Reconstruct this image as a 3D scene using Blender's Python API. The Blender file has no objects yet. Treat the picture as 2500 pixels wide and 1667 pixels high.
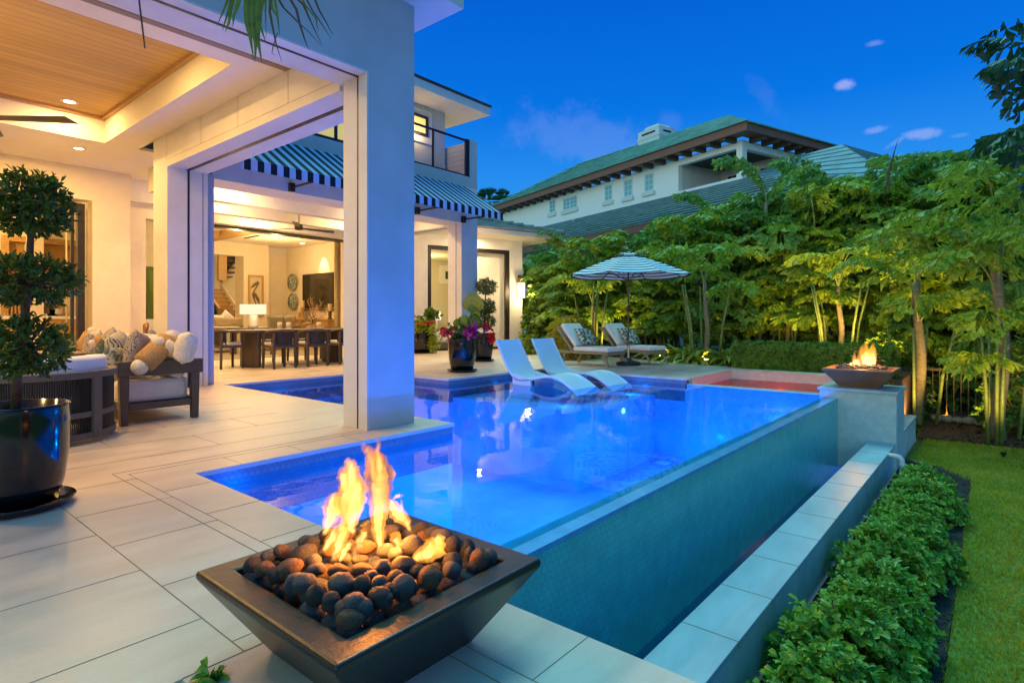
import bpy, bmesh, math, random
from math import sin, cos, pi, radians as R
from mathutils import Vector as V, Matrix
random.seed(7)
sc = bpy.context.scene
col = sc.collection

# ------------------------------------------------------------------ camera
F, HOR, CXP, TH, HC = 1410.2, 777.0, 1250.0, R(39.96), 1.1     # focal length, horizon and heading measured on the photo
cam = bpy.data.cameras.new('camera'); camo = bpy.data.objects.new('camera', cam); col.objects.link(camo)
camo.location = (0, 0, HC); camo.rotation_euler = (pi/2, 0, TH - pi/2)
cam.sensor_width = 36; cam.lens = F/2500*36; cam.shift_y = (HOR - 833.5)/2500; cam.clip_end = 900; cam.clip_start = .05
sc.camera = camo
sc.render.resolution_x = 1024; sc.render.resolution_y = 682
sc.view_settings.view_transform = 'Standard'; sc.view_settings.look = 'None'; sc.view_settings.exposure = 0; sc.view_settings.gamma = 1

# ------------------------------------------------------------------ node helpers
def N(nt, typ, **kw):
    n = nt.nodes.new(typ)
    for k, v in kw.items():
        if k.startswith('i_'):
            key = k[2:]
            n.inputs[int(key) if key.isdigit() else key.replace('_', ' ')].default_value = v
        else: setattr(n, k, v)
    return n
def L(nt, a, b): nt.links.new(a, b)
def ramp(nt, stops, interp='LINEAR'):
    n = nt.nodes.new('ShaderNodeValToRGB'); cr = n.color_ramp; cr.interpolation = interp
    while len(cr.elements) < len(stops): cr.elements.new(.5)
    for e, (p, c) in zip(cr.elements, stops):
        e.position = p; e.color = (*c, 1) if len(c) == 3 else c
    return n
def math_(nt, op, a, b=None, c=None, clamp=False):
    n = nt.nodes.new('ShaderNodeMath'); n.operation = op; n.use_clamp = clamp
    for i, x in enumerate((a, b, c)):
        if x is None: continue
        if isinstance(x, (int, float)): n.inputs[i].default_value = x
        else: L(nt, x, n.inputs[i])
    return n.outputs[0]

# ------------------------------------------------------------------ sky at dusk
W = bpy.data.worlds.new('World'); sc.world = W; W.use_nodes = True
nt = W.node_tree; nt.nodes.clear()
tc = N(nt, 'ShaderNodeTexCoord'); sep = N(nt, 'ShaderNodeSeparateXYZ'); L(nt, tc.outputs['Generated'], sep.inputs[0])
up = ramp(nt, [(0, (.17, .38, .88)), (.08, (.13, .35, .87)), (.2, (.025, .28, .84)), (.33, (.002, .17, .74)), (.50, (.001, .11, .62)), (.72, (.006, .36, .74)), (1, (.010, .50, .88))])   # paler high overhead, out of the view
L(nt, sep.outputs['Z'], up.inputs[0])
back = ramp(nt, [(0, (1.8, 2.05, 1.9)), (.3, (.55, 1.1, 1.15)), (.7, (.03, .46, .82)), (1, (.010, .50, .88))])   # afterglow behind the photographer
L(nt, sep.outputs['Z'], back.inputs[0])
fw = math_(nt, 'ADD', math_(nt, 'MULTIPLY', sep.outputs['X'], -.99), math_(nt, 'MULTIPLY', sep.outputs['Y'], -.14))
fac = N(nt, 'ShaderNodeMapRange', interpolation_type='SMOOTHSTEP'); fac.inputs[1].default_value = .05; fac.inputs[2].default_value = .8
L(nt, fw, fac.inputs[0])
mx = N(nt, 'ShaderNodeMixRGB'); L(nt, fac.outputs[0], mx.inputs[0]); L(nt, up.outputs[0], mx.inputs[1]); L(nt, back.outputs[0], mx.inputs[2])
ns = N(nt, 'ShaderNodeTexSky', sky_type='NISHITA'); ns.sun_disc = False; ns.sun_elevation = R(1.0); ns.sun_rotation = R(230); ns.ozone_density = 6
sd = math_(nt, 'ADD', math_(nt, 'MULTIPLY', sep.outputs['X'], .2), math_(nt, 'MULTIPLY', sep.outputs['Y'], -.98))      # unseen sky sector darkened to deepen the blue on the portico front
sf0 = N(nt, 'ShaderNodeMapRange', interpolation_type='SMOOTHSTEP'); sf0.inputs[1].default_value = .28; sf0.inputs[2].default_value = .85; L(nt, sd, sf0.inputs[0])
md = N(nt, 'ShaderNodeMixRGB', blend_type='MULTIPLY'); L(nt, sf0.outputs[0], md.inputs[0]); L(nt, mx.outputs[0], md.inputs[1]); md.inputs[2].default_value = (.0, .30, .70, 1); mx = md
nsm = N(nt, 'ShaderNodeMixRGB', blend_type='ADD'); nsm.inputs[0].default_value = .004
L(nt, mx.outputs[0], nsm.inputs[1]); L(nt, ns.outputs[0], nsm.inputs[2])
# thin clouds: soft puffs at fixed bearings in the sky
def cdir(u, v):
    a = (u - CXP)/F; b = (HOR - v)/F
    d = V((cos(TH) + a*sin(TH), sin(TH) - a*cos(TH), b)); return d.normalized()
cl = None
nz = N(nt, 'ShaderNodeTexNoise', i_Scale=26.0, i_Detail=8.0, i_Roughness=.68); L(nt, tc.outputs['Generated'], nz.inputs['Vector'])
nzf = math_(nt, 'MULTIPLY', math_(nt, 'SUBTRACT', nz.outputs[0], .5), 2.2)
upv = V((0, 0, 1))
for (u, v, du, dv, tilt, amt) in [(2060, 208, 19, 11, 0, .62), (2138, 318, 28, 8, -3, .34), (2250, 328, 38, 11, 3, .42), (2190, 345, 26, 7, -30, .22), (2345, 330, 20, 5, 0, .15), (2135, 107, 17, 6, 0, .26), (1870, 240, 60, 22, 58, .05), (1640, 295, 30, 26, 0, .07), (1450, 345, 240, 70, 14, .12)]:
    d = cdir(u, v); rt = d.cross(upv).normalized(); u2 = rt.cross(d).normalized(); t = R(tilt)
    ax = (rt*cos(t) - u2*sin(t))*(F/du); ay = (rt*sin(t) + u2*cos(t))*(F/dv)
    def dot(vec):
        n = N(nt, 'ShaderNodeVectorMath', operation='DOT_PRODUCT'); L(nt, tc.outputs['Generated'], n.inputs[0]); n.inputs[1].default_value = vec; return n.outputs['Value']
    x = dot(ax); y = dot(ay); f = dot(d)
    r2 = math_(nt, 'ADD', math_(nt, 'MULTIPLY', x, x), math_(nt, 'MULTIPLY', y, y))
    g = math_(nt, 'SUBTRACT', math_(nt, 'ADD', 1.0, nzf), math_(nt, 'SQRT', r2))
    m = N(nt, 'ShaderNodeMapRange', interpolation_type='SMOOTHSTEP'); m.inputs[1].default_value = -.1; m.inputs[2].default_value = .75
    L(nt, g, m.inputs[0])
    g = math_(nt, 'MULTIPLY', math_(nt, 'MULTIPLY', m.outputs[0], amt), math_(nt, 'GREATER_THAN', f, .5))
    cl = g if cl is None else math_(nt, 'MAXIMUM', cl, g)
cm = N(nt, 'ShaderNodeMixRGB'); L(nt, cl, cm.inputs[0]); L(nt, nsm.outputs[0], cm.inputs[1]); cm.inputs[2].default_value = (.42, .50, .90, 1)
bg = N(nt, 'ShaderNodeBackground', i_Strength=1.06); L(nt, cm.outputs[0], bg.inputs[0])
wo = N(nt, 'ShaderNodeOutputWorld'); L(nt, bg.outputs[0], wo.inputs[0])

# ------------------------------------------------------------------ very soft skylight fill from beyond the neighbour's roof, added to brighten the garden
sl = bpy.data.lights.new('sun', 'SUN'); sl.energy = 1.7; sl.angle = R(30); sl.color = (.42, .95, .84)
slo = bpy.data.objects.new('sun', sl); col.objects.link(slo); slo.rotation_euler = V((-.38, -.34, -.86)).to_track_quat('-Z', 'Y').to_euler()

# ------------------------------------------------------------------ lamps
def light(kind, name, loc, power, color, size=.1, target=None, spot=60, blend=.8, size_y=None):
    l = bpy.data.lights.new(name, kind); l.energy = power; l.color = color
    if kind == 'AREA':
        l.size = size
        if size_y: l.shape = 'RECTANGLE'; l.size_y = size_y
    else: l.shadow_soft_size = size
    if kind == 'SPOT': l.spot_size = R(spot); l.spot_blend = blend
    o = bpy.data.objects.new(name, l); col.objects.link(o); o.location = loc
    if target is not None:
        o.rotation_euler = (V(target) - V(loc)).to_track_quat('-Z', 'Y').to_euler()
    return o

# ------------------------------------------------------------------ photo helpers
def dirv(u, v):
    a = (u - CXP)/F; b = (HOR - v)/F
    return V((cos(TH) + a*sin(TH), sin(TH) - a*cos(TH), b))
def G(u, v, z=0.0):
    d = dirv(u, v); t = (z - HC)/d.z; return V((d.x*t, d.y*t, z))
def onY(u, v, y): d = dirv(u, v); t = y/d.y; return V((d.x*t, y, HC + d.z*t))
def onX(u, v, x): d = dirv(u, v); t = x/d.x; return V((x, d.y*t, HC + d.z*t))
def onD(u, v, D): d = dirv(u, v); return V((d.x*D, d.y*D, HC + d.z*D))
def depth(p): return p[0]*cos(TH) + p[1]*sin(TH)
def crop(x0, y0, s): return lambda x, y: (x0 + x/s, y0 + y/s)

# ------------------------------------------------------------------ objects
def wm(o):
    m = Matrix.Identity(4)
    while o is not None:
        m = Matrix.LocRotScale(o.location, o.rotation_euler, o.scale) @ m; o = o.parent
    return m
def tag(o, label=None, cat=None, group=None, kind=None):
    if label: o['label'] = label
    if cat: o['category'] = cat
    if group: o['group'] = group
    if kind: o['kind'] = kind
    return o
def thing(name, label, cat, loc=(0, 0, 0), rotz=0, group=None):
    o = bpy.data.objects.new(name, None); col.objects.link(o); o.location = loc; o.rotation_euler = (0, 0, rotz)
    o.empty_display_size = .1
    return tag(o, label, cat, group)
class MB:
    def __init__(s): s.v = []; s.f = []; s.mi = []; s.cur = 0
    def add(s, vs, fs, mi=None):
        b = len(s.v); s.v += [tuple(p) for p in vs]; s.f += [tuple(i + b for i in f) for f in fs]
        s.mi += [s.cur if mi is None else mi]*len(fs); return s
    def box(s, x0, y0, z0, x1, y1, z1, mi=None):
        if x0 > x1: x0, x1 = x1, x0
        if y0 > y1: y0, y1 = y1, y0
        if z0 > z1: z0, z1 = z1, z0
        return s.add([(x0,y0,z0),(x1,y0,z0),(x1,y1,z0),(x0,y1,z0),(x0,y0,z1),(x1,y0,z1),(x1,y1,z1),(x0,y1,z1)],
                     [(3,2,1,0),(4,5,6,7),(0,1,5,4),(1,2,6,5),(2,3,7,6),(3,0,4,7)], mi)
    def obox(s, c, size, m=None, mi=None):
        a, b, d = size[0]/2, size[1]/2, size[2]/2; m = m or Matrix.Identity(3)
        vs = [V(c) + m @ V(p) for p in [(-a,-b,-d),(a,-b,-d),(a,b,-d),(-a,b,-d),(-a,-b,d),(a,-b,d),(a,b,d),(-a,b,d)]]
        return s.add(vs, [(3,2,1,0),(4,5,6,7),(0,1,5,4),(1,2,6,5),(2,3,7,6),(3,0,4,7)], mi)
    def prism(s, poly, z0, z1, mi=None):
        n = len(poly)
        return s.add([(x, y, z0) for x, y in poly] + [(x, y, z1) for x, y in poly],
                     [tuple(range(n - 1, -1, -1)), tuple(range(n, 2*n))] + [(i, (i+1) % n, n + (i+1) % n, n + i) for i in range(n)], mi)
    def quad(s, a, b, c, d, mi=None): return s.add([a, b, c, d], [(0, 1, 2, 3)], mi)
    def slab(s, a, b, c, d, t, mi=None):              # quad a..d with thickness t along its back
        a, b, c, d = map(V, (a, b, c, d)); n = (b - a).cross(d - a).normalized()*t
        return s.add([a, b, c, d, a - n, b - n, c - n, d - n], [(0,1,2,3),(7,6,5,4),(1,0,4,5),(2,1,5,6),(3,2,6,7),(0,3,7,4)], mi)
    def tube(s, pts, r, n=8, cap=True, mi=None, flat=None):
        pts = [V(p) for p in pts]; k = len(pts); rs = r if isinstance(r, (list, tuple)) else [r]*k
        vs = []; prev = None
        for i, p in enumerate(pts):
            t = (pts[min(i+1, k-1)] - pts[max(i-1, 0)]).normalized()
            if prev is None:
                a = t.cross(V((0, 0, 1)));
                if a.length < 1e-3: a = t.cross(V((1, 0, 0)))
            else: a = prev - t*prev.dot(t)
            if flat is not None: a = V(flat) - t*V(flat).dot(t)
            a.normalize(); b = t.cross(a); prev = a
            fr = .45 if flat is not None else 1
            for j in range(n):
                th = 2*pi*j/n; vs.append(p + a*(cos(th)*rs[i]) + b*(sin(th)*rs[i]*fr))
        fs = [(i*n + j, i*n + (j+1) % n, (i+1)*n + (j+1) % n, (i+1)*n + j) for i in range(k-1) for j in range(n)]
        if cap: fs += [tuple(range(n-1, -1, -1)), tuple(range((k-1)*n, k*n))]
        return s.add(vs, fs, mi)
    def lathe(s, prof, c=(0, 0, 0), n=32, mi=None, cap=False):     # prof: list of (radius, z)
        c = V(c); vs = []; k = len(prof)
        for r_, z in prof:
            for j in range(n): th = 2*pi*j/n; vs.append(c + V((r_*cos(th), r_*sin(th), z)))
        fs = [(i*n + j, i*n + (j+1) % n, (i+1)*n + (j+1) % n, (i+1)*n + j) for i in range(k-1) for j in range(n)]
        if cap: fs += [tuple(range(n-1, -1, -1)), tuple(range((k-1)*n, k*n))]
        return s.add(vs, fs, mi)
    def ball(s, c, r, n=16, m=8, mi=None, mat=None, fn=None):
        c = V(c); rx, ry, rz = (r, r, r) if isinstance(r, (int, float)) else r; vs = []
        for i in range(m + 1):
            ph = pi*i/m
            for j in range(n):
                th = 2*pi*j/n; p = V((sin(ph)*cos(th), sin(ph)*sin(th), cos(ph)))
                if fn: p = fn(p)
                p = V((p.x*rx, p.y*ry, p.z*rz)); vs.append(c + (mat @ p if mat else p))
        fs = [(i*n + j, (i+1)*n + j, (i+1)*n + (j+1) % n, i*n + (j+1) % n) for i in range(m) for j in range(n)]
        return s.add(vs, fs, mi)
    def build(s, name, mats, parent=None, world=True, smooth=False, bevel=0, sub=0, kind=None, merge=True):
        me = bpy.data.meshes.new(name); vs = s.v
        if parent is not None and world:
            inv = wm(parent).inverted(); vs = [inv @ V(p) for p in vs]
        org = None
        me.from_pydata([tuple(p) for p in vs], [], s.f)
        if not isinstance(mats, (list, tuple)): mats = [mats]
        for m in mats: me.materials.append(m)
        if len(mats) > 1: me.polygons.foreach_set('material_index', s.mi)
        if smooth: me.polygons.foreach_set('use_smooth', [True]*len(me.polygons))
        me.update()
        if merge and (bevel or sub or smooth):
            bm = bmesh.new(); bm.from_mesh(me); bmesh.ops.remove_doubles(bm, verts=bm.verts, dist=1e-5)
            bmesh.ops.dissolve_degenerate(bm, edges=bm.edges, dist=1e-6); bm.to_mesh(me); bm.free()
        o = bpy.data.objects.new(name, me); col.objects.link(o)
        if parent is not None: o.parent = parent
        if bevel:
            b = o.modifiers.new('bevel', 'BEVEL'); b.width = bevel; b.segments = 2; b.limit_method = 'ANGLE'; b.angle_limit = R(40)
        if sub:
            m = o.modifiers.new('sub', 'SUBSURF'); m.levels = sub; m.render_levels = sub
        if smooth and bevel:
            try: me.set_sharp_from_angle(angle=R(35))
            except Exception: pass
        if kind: o['kind'] = kind
        return o
def kids(o): return [c for c in bpy.data.objects if c.parent == o]
def dup(o, parent=None, loc=None, rotz=None, scale=None, label=None, group=None):
    c = o.copy(); col.objects.link(c)
    c.parent = parent
    if loc is not None: c.location = loc
    if rotz is not None: c.rotation_euler = (0, 0, rotz)
    if scale is not None: c.scale = (scale,)*3 if isinstance(scale, (int, float)) else scale
    if label: c['label'] = label
    if group: c['group'] = group
    for k in kids(o): dup(k, c)
    return c

# ------------------------------------------------------------------ materials
def mat(name, color, rough=.6, metal=0, var=.0, scale=6, bump=0, bscale=None, detail=4, spec=.5, coat=0, trans=0, sheen=0, stretch=None, color2=None, alpha=None, sss=0):
    m = bpy.data.materials.new(name); m.use_nodes = True; nt = m.node_tree; b = nt.nodes['Principled BSDF']
    b.inputs['Roughness'].default_value = rough; b.inputs['Metallic'].default_value = metal
    b.inputs['Specular IOR Level'].default_value = spec
    if coat: b.inputs['Coat Weight'].default_value = coat; b.inputs['Coat Roughness'].default_value = .06
    if trans: b.inputs['Transmission Weight'].default_value = trans
    if sheen: b.inputs['Sheen Weight'].default_value = sheen
    b.inputs['Base Color'].default_value = (*color, 1)
    tc = N(nt, 'ShaderNodeTexCoord'); mp = N(nt, 'ShaderNodeMapping'); L(nt, tc.outputs['Object'], mp.inputs[0])
    if stretch: mp.inputs['Scale'].default_value = stretch
    if var or color2:
        n = N(nt, 'ShaderNodeTexNoise', i_Scale=scale, i_Detail=detail, i_Roughness=.6); L(nt, mp.outputs[0], n.inputs['Vector'])
        c2 = color2 or tuple(max(0, c*(1 - var)) for c in color); c1 = color if color2 else tuple(min(1, c*(1 + var*.7)) for c in color)
        r = ramp(nt, [(.32, c2), (.68, c1)]); L(nt, n.outputs[0], r.inputs[0]); L(nt, r.outputs[0], b.inputs['Base Color'])
    if bump:
        n = N(nt, 'ShaderNodeTexNoise', i_Scale=bscale or scale*4, i_Detail=5.0); L(nt, mp.outputs[0], n.inputs['Vector'])
        bp = N(nt, 'ShaderNodeBump', i_Strength=min(1, bump), i_Distance=.01*max(1, bump)); L(nt, n.outputs[0], bp.inputs['Height']); L(nt, bp.outputs[0], b.inputs['Normal'])
    return m
def emis(name, color, strength):
    m = bpy.data.materials.new(name); m.use_nodes = True; nt = m.node_tree; nt.nodes.clear()
    e = N(nt, 'ShaderNodeEmission', i_Strength=strength); e.inputs[0].default_value = (*color, 1)
    o = N(nt, 'ShaderNodeOutputMaterial'); L(nt, e.outputs[0], o.inputs[0]); return m
def leafmat(name, c1, c2, rough=.45, trans=.25, c3=None):
    m = bpy.data.materials.new(name); m.use_nodes = True; nt = m.node_tree; b = nt.nodes['Principled BSDF']
    tc = N(nt, 'ShaderNodeTexCoord'); n = N(nt, 'ShaderNodeTexNoise', i_Scale=2.3, i_Detail=3.0); L(nt, tc.outputs['Object'], n.inputs['Vector'])
    n2 = N(nt, 'ShaderNodeTexNoise', i_Scale=25.0, i_Detail=2.0); L(nt, tc.outputs['Object'], n2.inputs['Vector'])
    s = math_(nt, 'MULTIPLY_ADD', n2.outputs[0], .6, math_(nt, 'MULTIPLY', n.outputs[0], .5))
    r = ramp(nt, [(.38, c1), (.62, c2)] + ([(.75, c3)] if c3 else [])); L(nt, s, r.inputs[0]); L(nt, r.outputs[0], b.inputs['Base Color'])
    b.inputs['Roughness'].default_value = rough; b.inputs['Specular IOR Level'].default_value = .35
    t = N(nt, 'ShaderNodeBsdfTranslucent'); L(nt, r.outputs[0], t.inputs[0])
    mxs = N(nt, 'ShaderNodeMixShader'); mxs.inputs[0].default_value = trans
    L(nt, b.outputs[0], mxs.inputs[1]); L(nt, t.outputs[0], mxs.inputs[2]); L(nt, mxs.outputs[0], nt.nodes['Material Output'].inputs[0])
    return m
def hextile(name, color, grout, size=.05, rough=.25, uscale=1.0):
    m = bpy.data.materials.new(name); m.use_nodes = True; nt = m.node_tree; b = nt.nodes['Principled BSDF']; b.inputs['Roughness'].default_value = rough
    tc = N(nt, 'ShaderNodeTexCoord'); sp = N(nt, 'ShaderNodeSeparateXYZ'); L(nt, tc.outputs['Object'], sp.inputs[0])
    u = math_(nt, 'DIVIDE', math_(nt, 'ADD', sp.outputs[0], sp.outputs[1]), size); v = math_(nt, 'DIVIDE', sp.outputs[2], size)
    def cell(x, y):
        gx = math_(nt, 'SUBTRACT', math_(nt, 'FRACT', x), .5)
        gy = math_(nt, 'MULTIPLY', math_(nt, 'SUBTRACT', math_(nt, 'FRACT', math_(nt, 'DIVIDE', y, 1.732)), .5), 1.732)
        ax = math_(nt, 'ABSOLUTE', gx); ay = math_(nt, 'ABSOLUTE', gy)
        return math_(nt, 'MAXIMUM', ax, math_(nt, 'ADD', math_(nt, 'MULTIPLY', ax, .5), math_(nt, 'MULTIPLY', ay, .866)))
    h = math_(nt, 'MINIMUM', cell(u, v), cell(math_(nt, 'ADD', u, .5), math_(nt, 'ADD', v, .866)))
    k = N(nt, 'ShaderNodeMapRange', interpolation_type='SMOOTHSTEP'); k.inputs[1].default_value = .43; k.inputs[2].default_value = .475; L(nt, h, k.inputs[0])
    n = N(nt, 'ShaderNodeTexNoise', i_Scale=9.0, i_Detail=4.0); L(nt, tc.outputs['Object'], n.inputs['Vector'])
    r = ramp(nt, [(.3, tuple(c*.78 for c in color)), (.7, color)]); L(nt, n.outputs[0], r.inputs[0])
    mx = N(nt, 'ShaderNodeMixRGB'); L(nt, k.outputs[0], mx.inputs[0]); L(nt, r.outputs[0], mx.inputs[1]); mx.inputs[2].default_value = (*grout, 1)
    L(nt, mx.outputs[0], b.inputs['Base Color'])
    bp = N(nt, 'ShaderNodeBump', i_Strength=.35, i_Distance=.003); bp.invert = True; L(nt, k.outputs[0], bp.inputs['Height']); L(nt, bp.outputs[0], b.inputs['Normal'])
    return m
def planks(name, color, width, axis=1, dark=.35, rough=.5):
    m = bpy.data.materials.new(name); m.use_nodes = True; nt = m.node_tree; b = nt.nodes['Principled BSDF']; b.inputs['Roughness'].default_value = rough
    tc = N(nt, 'ShaderNodeTexCoord'); sp = N(nt, 'ShaderNodeSeparateXYZ'); L(nt, tc.outputs['Object'], sp.inputs[0])
    q = math_(nt, 'DIVIDE', sp.outputs[axis], width); fr = math_(nt, 'FRACT', q); fl = math_(nt, 'FLOOR', q)
    e = math_(nt, 'LESS_THAN', math_(nt, 'MINIMUM', fr, math_(nt, 'SUBTRACT', 1.0, fr)), .03)
    mp = N(nt, 'ShaderNodeMapping'); L(nt, tc.outputs['Object'], mp.inputs[0])
    scv = [1.2]*3; scv[axis] = 30; mp.inputs['Scale'].default_value = scv if axis != 2 else (1, 1, 30)
    n = N(nt, 'ShaderNodeTexNoise', i_Scale=2.5, i_Detail=6.0, i_Roughness=.65); L(nt, mp.outputs[0], n.inputs['Vector'])
    wn = N(nt, 'ShaderNodeTexWhiteNoise', noise_dimensions='1D'); L(nt, fl, wn.inputs['W'])
    s = math_(nt, 'ADD', math_(nt, 'MULTIPLY', n.outputs[0], .75), math_(nt, 'MULTIPLY', wn.outputs['Value'], .25))
    r = ramp(nt, [(.3, tuple(c*.7 for c in color)), (.7, color)]); L(nt, s, r.inputs[0])
    mx = N(nt, 'ShaderNodeMixRGB'); L(nt, e, mx.inputs[0]); L(nt, r.outputs[0], mx.inputs[1]); mx.inputs[2].default_value = (*(c*dark for c in color), 1)
    L(nt, mx.outputs[0], b.inputs['Base Color'])
    bp = N(nt, 'ShaderNodeBump', i_Strength=.4, i_Distance=.003); bp.invert = True; L(nt, e, bp.inputs['Height']); L(nt, bp.outputs[0], b.inputs['Normal'])
    return m
def stone_tiles(name, c1, c2):      # large stone paving with soft directional clouding
    m = bpy.data.materials.new(name); m.use_nodes = True; nt = m.node_tree; b = nt.nodes['Principled BSDF']
    tc = N(nt, 'ShaderNodeTexCoord'); mp = N(nt, 'ShaderNodeMapping'); L(nt, tc.outputs['Object'], mp.inputs[0]); mp.inputs['Scale'].default_value = (.8, 2.6, 1)
    mp.inputs['Rotation'].default_value = (0, 0, R(12))
    n = N(nt, 'ShaderNodeTexNoise', i_Scale=1.9, i_Detail=7.0, i_Roughness=.6); L(nt, mp.outputs[0], n.inputs['Vector'])
    n2 = N(nt, 'ShaderNodeTexNoise', i_Scale=60.0, i_Detail=3.0); L(nt, tc.outputs['Object'], n2.inputs['Vector'])
    s = math_(nt, 'ADD', math_(nt, 'MULTIPLY', n.outputs[0], .85), math_(nt, 'MULTIPLY', n2.outputs[0], .15))
    r = ramp(nt, [(.33, c1), (.66, c2)]); L(nt, s, r.inputs[0]); L(nt, r.outputs[0], b.inputs['Base Color'])
    rr = ramp(nt, [(.3, (.34,)*3), (.7, (.55,)*3)]); L(nt, n.outputs[0], rr.inputs[0]); L(nt, rr.outputs[0], b.inputs['Roughness'])
    bp = N(nt, 'ShaderNodeBump', i_Strength=.12, i_Distance=.004); L(nt, n2.outputs[0], bp.inputs['Height']); L(nt, bp.outputs[0], b.inputs['Normal'])
    return m
M = {}
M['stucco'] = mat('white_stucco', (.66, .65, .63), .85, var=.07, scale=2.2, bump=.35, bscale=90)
M['front_stucco'] = mat('shade_greyed_stucco', (.48, .50, .51), .85, var=.10, scale=1.6, bump=.35, bscale=90)  # white stucco greyed so the dusk-shaded front reads darker
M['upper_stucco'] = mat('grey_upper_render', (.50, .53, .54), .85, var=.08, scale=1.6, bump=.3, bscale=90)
M['stucco_grey'] = mat('pool_render', (.52, .62, .60), .8, var=.16, scale=4, bump=.25, bscale=90)
M['ceiling'] = mat('white_ceiling_paint', (.72, .67, .58), .8, var=.03)
M['wall_in'] = mat('warm_cream_paint', (.72, .63, .47), .8, var=.04)
M['wood_ceiling'] = planks('pine_ceiling', (.62, .40, .13), .145, 1, .45, .6)
M['crown'] = mat('pine_trim', (.50, .31, .13), .45, var=.15, scale=12, stretch=(1, 8, 8))
M['deck'] = stone_tiles('deck_stone', (.50, .41, .325), (.65, .55, .45))
M['joint'] = mat('tile_joint', (.26, .19, .13), .9)
M['coping'] = stone_tiles('coping_stone', (.42, .40, .37), (.56, .53, .49))
M['cap'] = stone_tiles('cap_stone', (.34, .43, .45), (.48, .57, .59))
M['hex'] = hextile('white_hex_tile', (.58, .66, .66), (.42, .50, .52), .052)
M['hex_in'] = hextile('waterline_hex_tile', (.17, .20, .25), (.10, .12, .16), .05)
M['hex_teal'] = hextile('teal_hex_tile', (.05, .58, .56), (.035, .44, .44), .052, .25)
M['plaster'] = mat('pool_plaster', (.30, .55, .78), .7, var=.18, scale=1.6, bump=.1)
M['black'] = mat('black_metal', (.012, .012, .013), .4, spec=.5)
M['dark'] = mat('dark_bronze_frame', (.022, .018, .016), .4)
M['green_leaf'] = leafmat('topiary_leaf', (.016, .045, .006), (.10, .17, .02), .35, .3, (.22, .28, .04))
M['palm_leaf'] = leafmat('palm_leaf', (.08, .18, .012), (.36, .52, .035), .5, .35, (.52, .60, .07))
M['palm_leaf_b'] = leafmat('palm_leaf_blue', (.06, .16, .02), (.24, .42, .07), .4, .35)
M['shrub_leaf'] = leafmat('shrub_leaf', (.05, .17, .015), (.22, .44, .04), .35, .25, (.66, .60, .05))
M['hedge_leaf'] = leafmat('hedge_leaf', (.05, .14, .015), (.16, .28, .03), .45, .25)
M['bark'] = mat('palm_bark', (.28, .22, .12), .8, var=.4, scale=9, bump=.6, bscale=20, stretch=(1, 1, 4))
M['bark_g'] = mat('green_cane', (.20, .27, .06), .55, var=.35, scale=8, stretch=(1, 1, 3))
M['twig'] = mat('brown_bark', (.10, .065, .035), .85, var=.3, scale=20, bump=.4)
M['grass'] = leafmat('grass_blade', (.26, .28, .012), (.56, .48, .03), .6, .35, (.74, .56, .12))
M['soil'] = mat('lawn_soil', (.16, .22, .02), .95, var=.4, scale=20)
M['mulch'] = mat('dark_mulch', (.045, .03, .022), .95, var=.6, scale=45, bump=1.0, bscale=60)
M['red_mulch'] = mat('red_mulch', (.14, .065, .03), .95, var=.6, scale=40, bump=1.0, bscale=60)
M['pot'] = mat('black_glazed_ceramic', (.004, .0045, .006), .11, spec=.5, coat=.25)
M['bowl'] = mat('dark_cast_concrete', (.022, .013, .008), .36, var=.3, scale=5, bump=.15, bscale=60)
M['bowl_rust'] = mat('rust_cast_concrete', (.27, .11, .05), .5, var=.25, scale=4)
M['lava'] = mat('lava_rock', (.036, .04, .05), .85, var=.55, scale=4, bump=2.0, bscale=11, detail=8)
M['lava_b'] = mat('blue_grey_lava_rock', (.07, .085, .105), .8, var=.5, scale=5, bump=2.0, bscale=14, detail=8)
M['lava_c'] = mat('brown_basalt', (.12, .07, .045), .85, var=.5, scale=5, bump=2.0, bscale=12, detail=8)
M['lava_w'] = mat('brown_lava_rock', (.16, .12, .10), .85, var=.5, scale=4, bump=1.5, bscale=12)
M['wood_dark'] = mat('dark_teak', (.085, .064, .046), .5, var=.25, scale=14, stretch=(1, 8, 8))
M['wood_grey'] = mat('grey_teak', (.12, .10, .085), .6, var=.25, scale=14, stretch=(1, 8, 8))
M['wood_teak'] = mat('weathered_teak', (.30, .23, .15), .6, var=.3, scale=10, stretch=(1, 6, 6))
M['oak'] = mat('honey_oak', (.42, .25, .09), .45, var=.25, scale=8, stretch=(1, 7, 7))
M['cord'] = mat('black_cord', (.022, .017, .013), .6, var=.5, scale=80, stretch=(1, 1, .05), bump=.8, bscale=150)
M['cushion'] = mat('off_white_fabric', (.66, .62, .58), .9, var=.06, bump=.2, bscale=250, sheen=.3)
M['white_fabric'] = mat('white_fabric', (.80, .80, .79), .9, var=.04, bump=.15, bscale=200, sheen=.2)
M['plastic'] = mat('pale_moulded_plastic', (.56, .72, .82), .35, spec=.4)
M['tan'] = mat('tan_knit', (.48, .29, .11), .95, var=.35, scale=60, bump=1.0, bscale=90)
M['fluff'] = mat('white_fleece', (.72, .66, .58), .95, var=.15, scale=40, bump=1.0, bscale=70)
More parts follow.
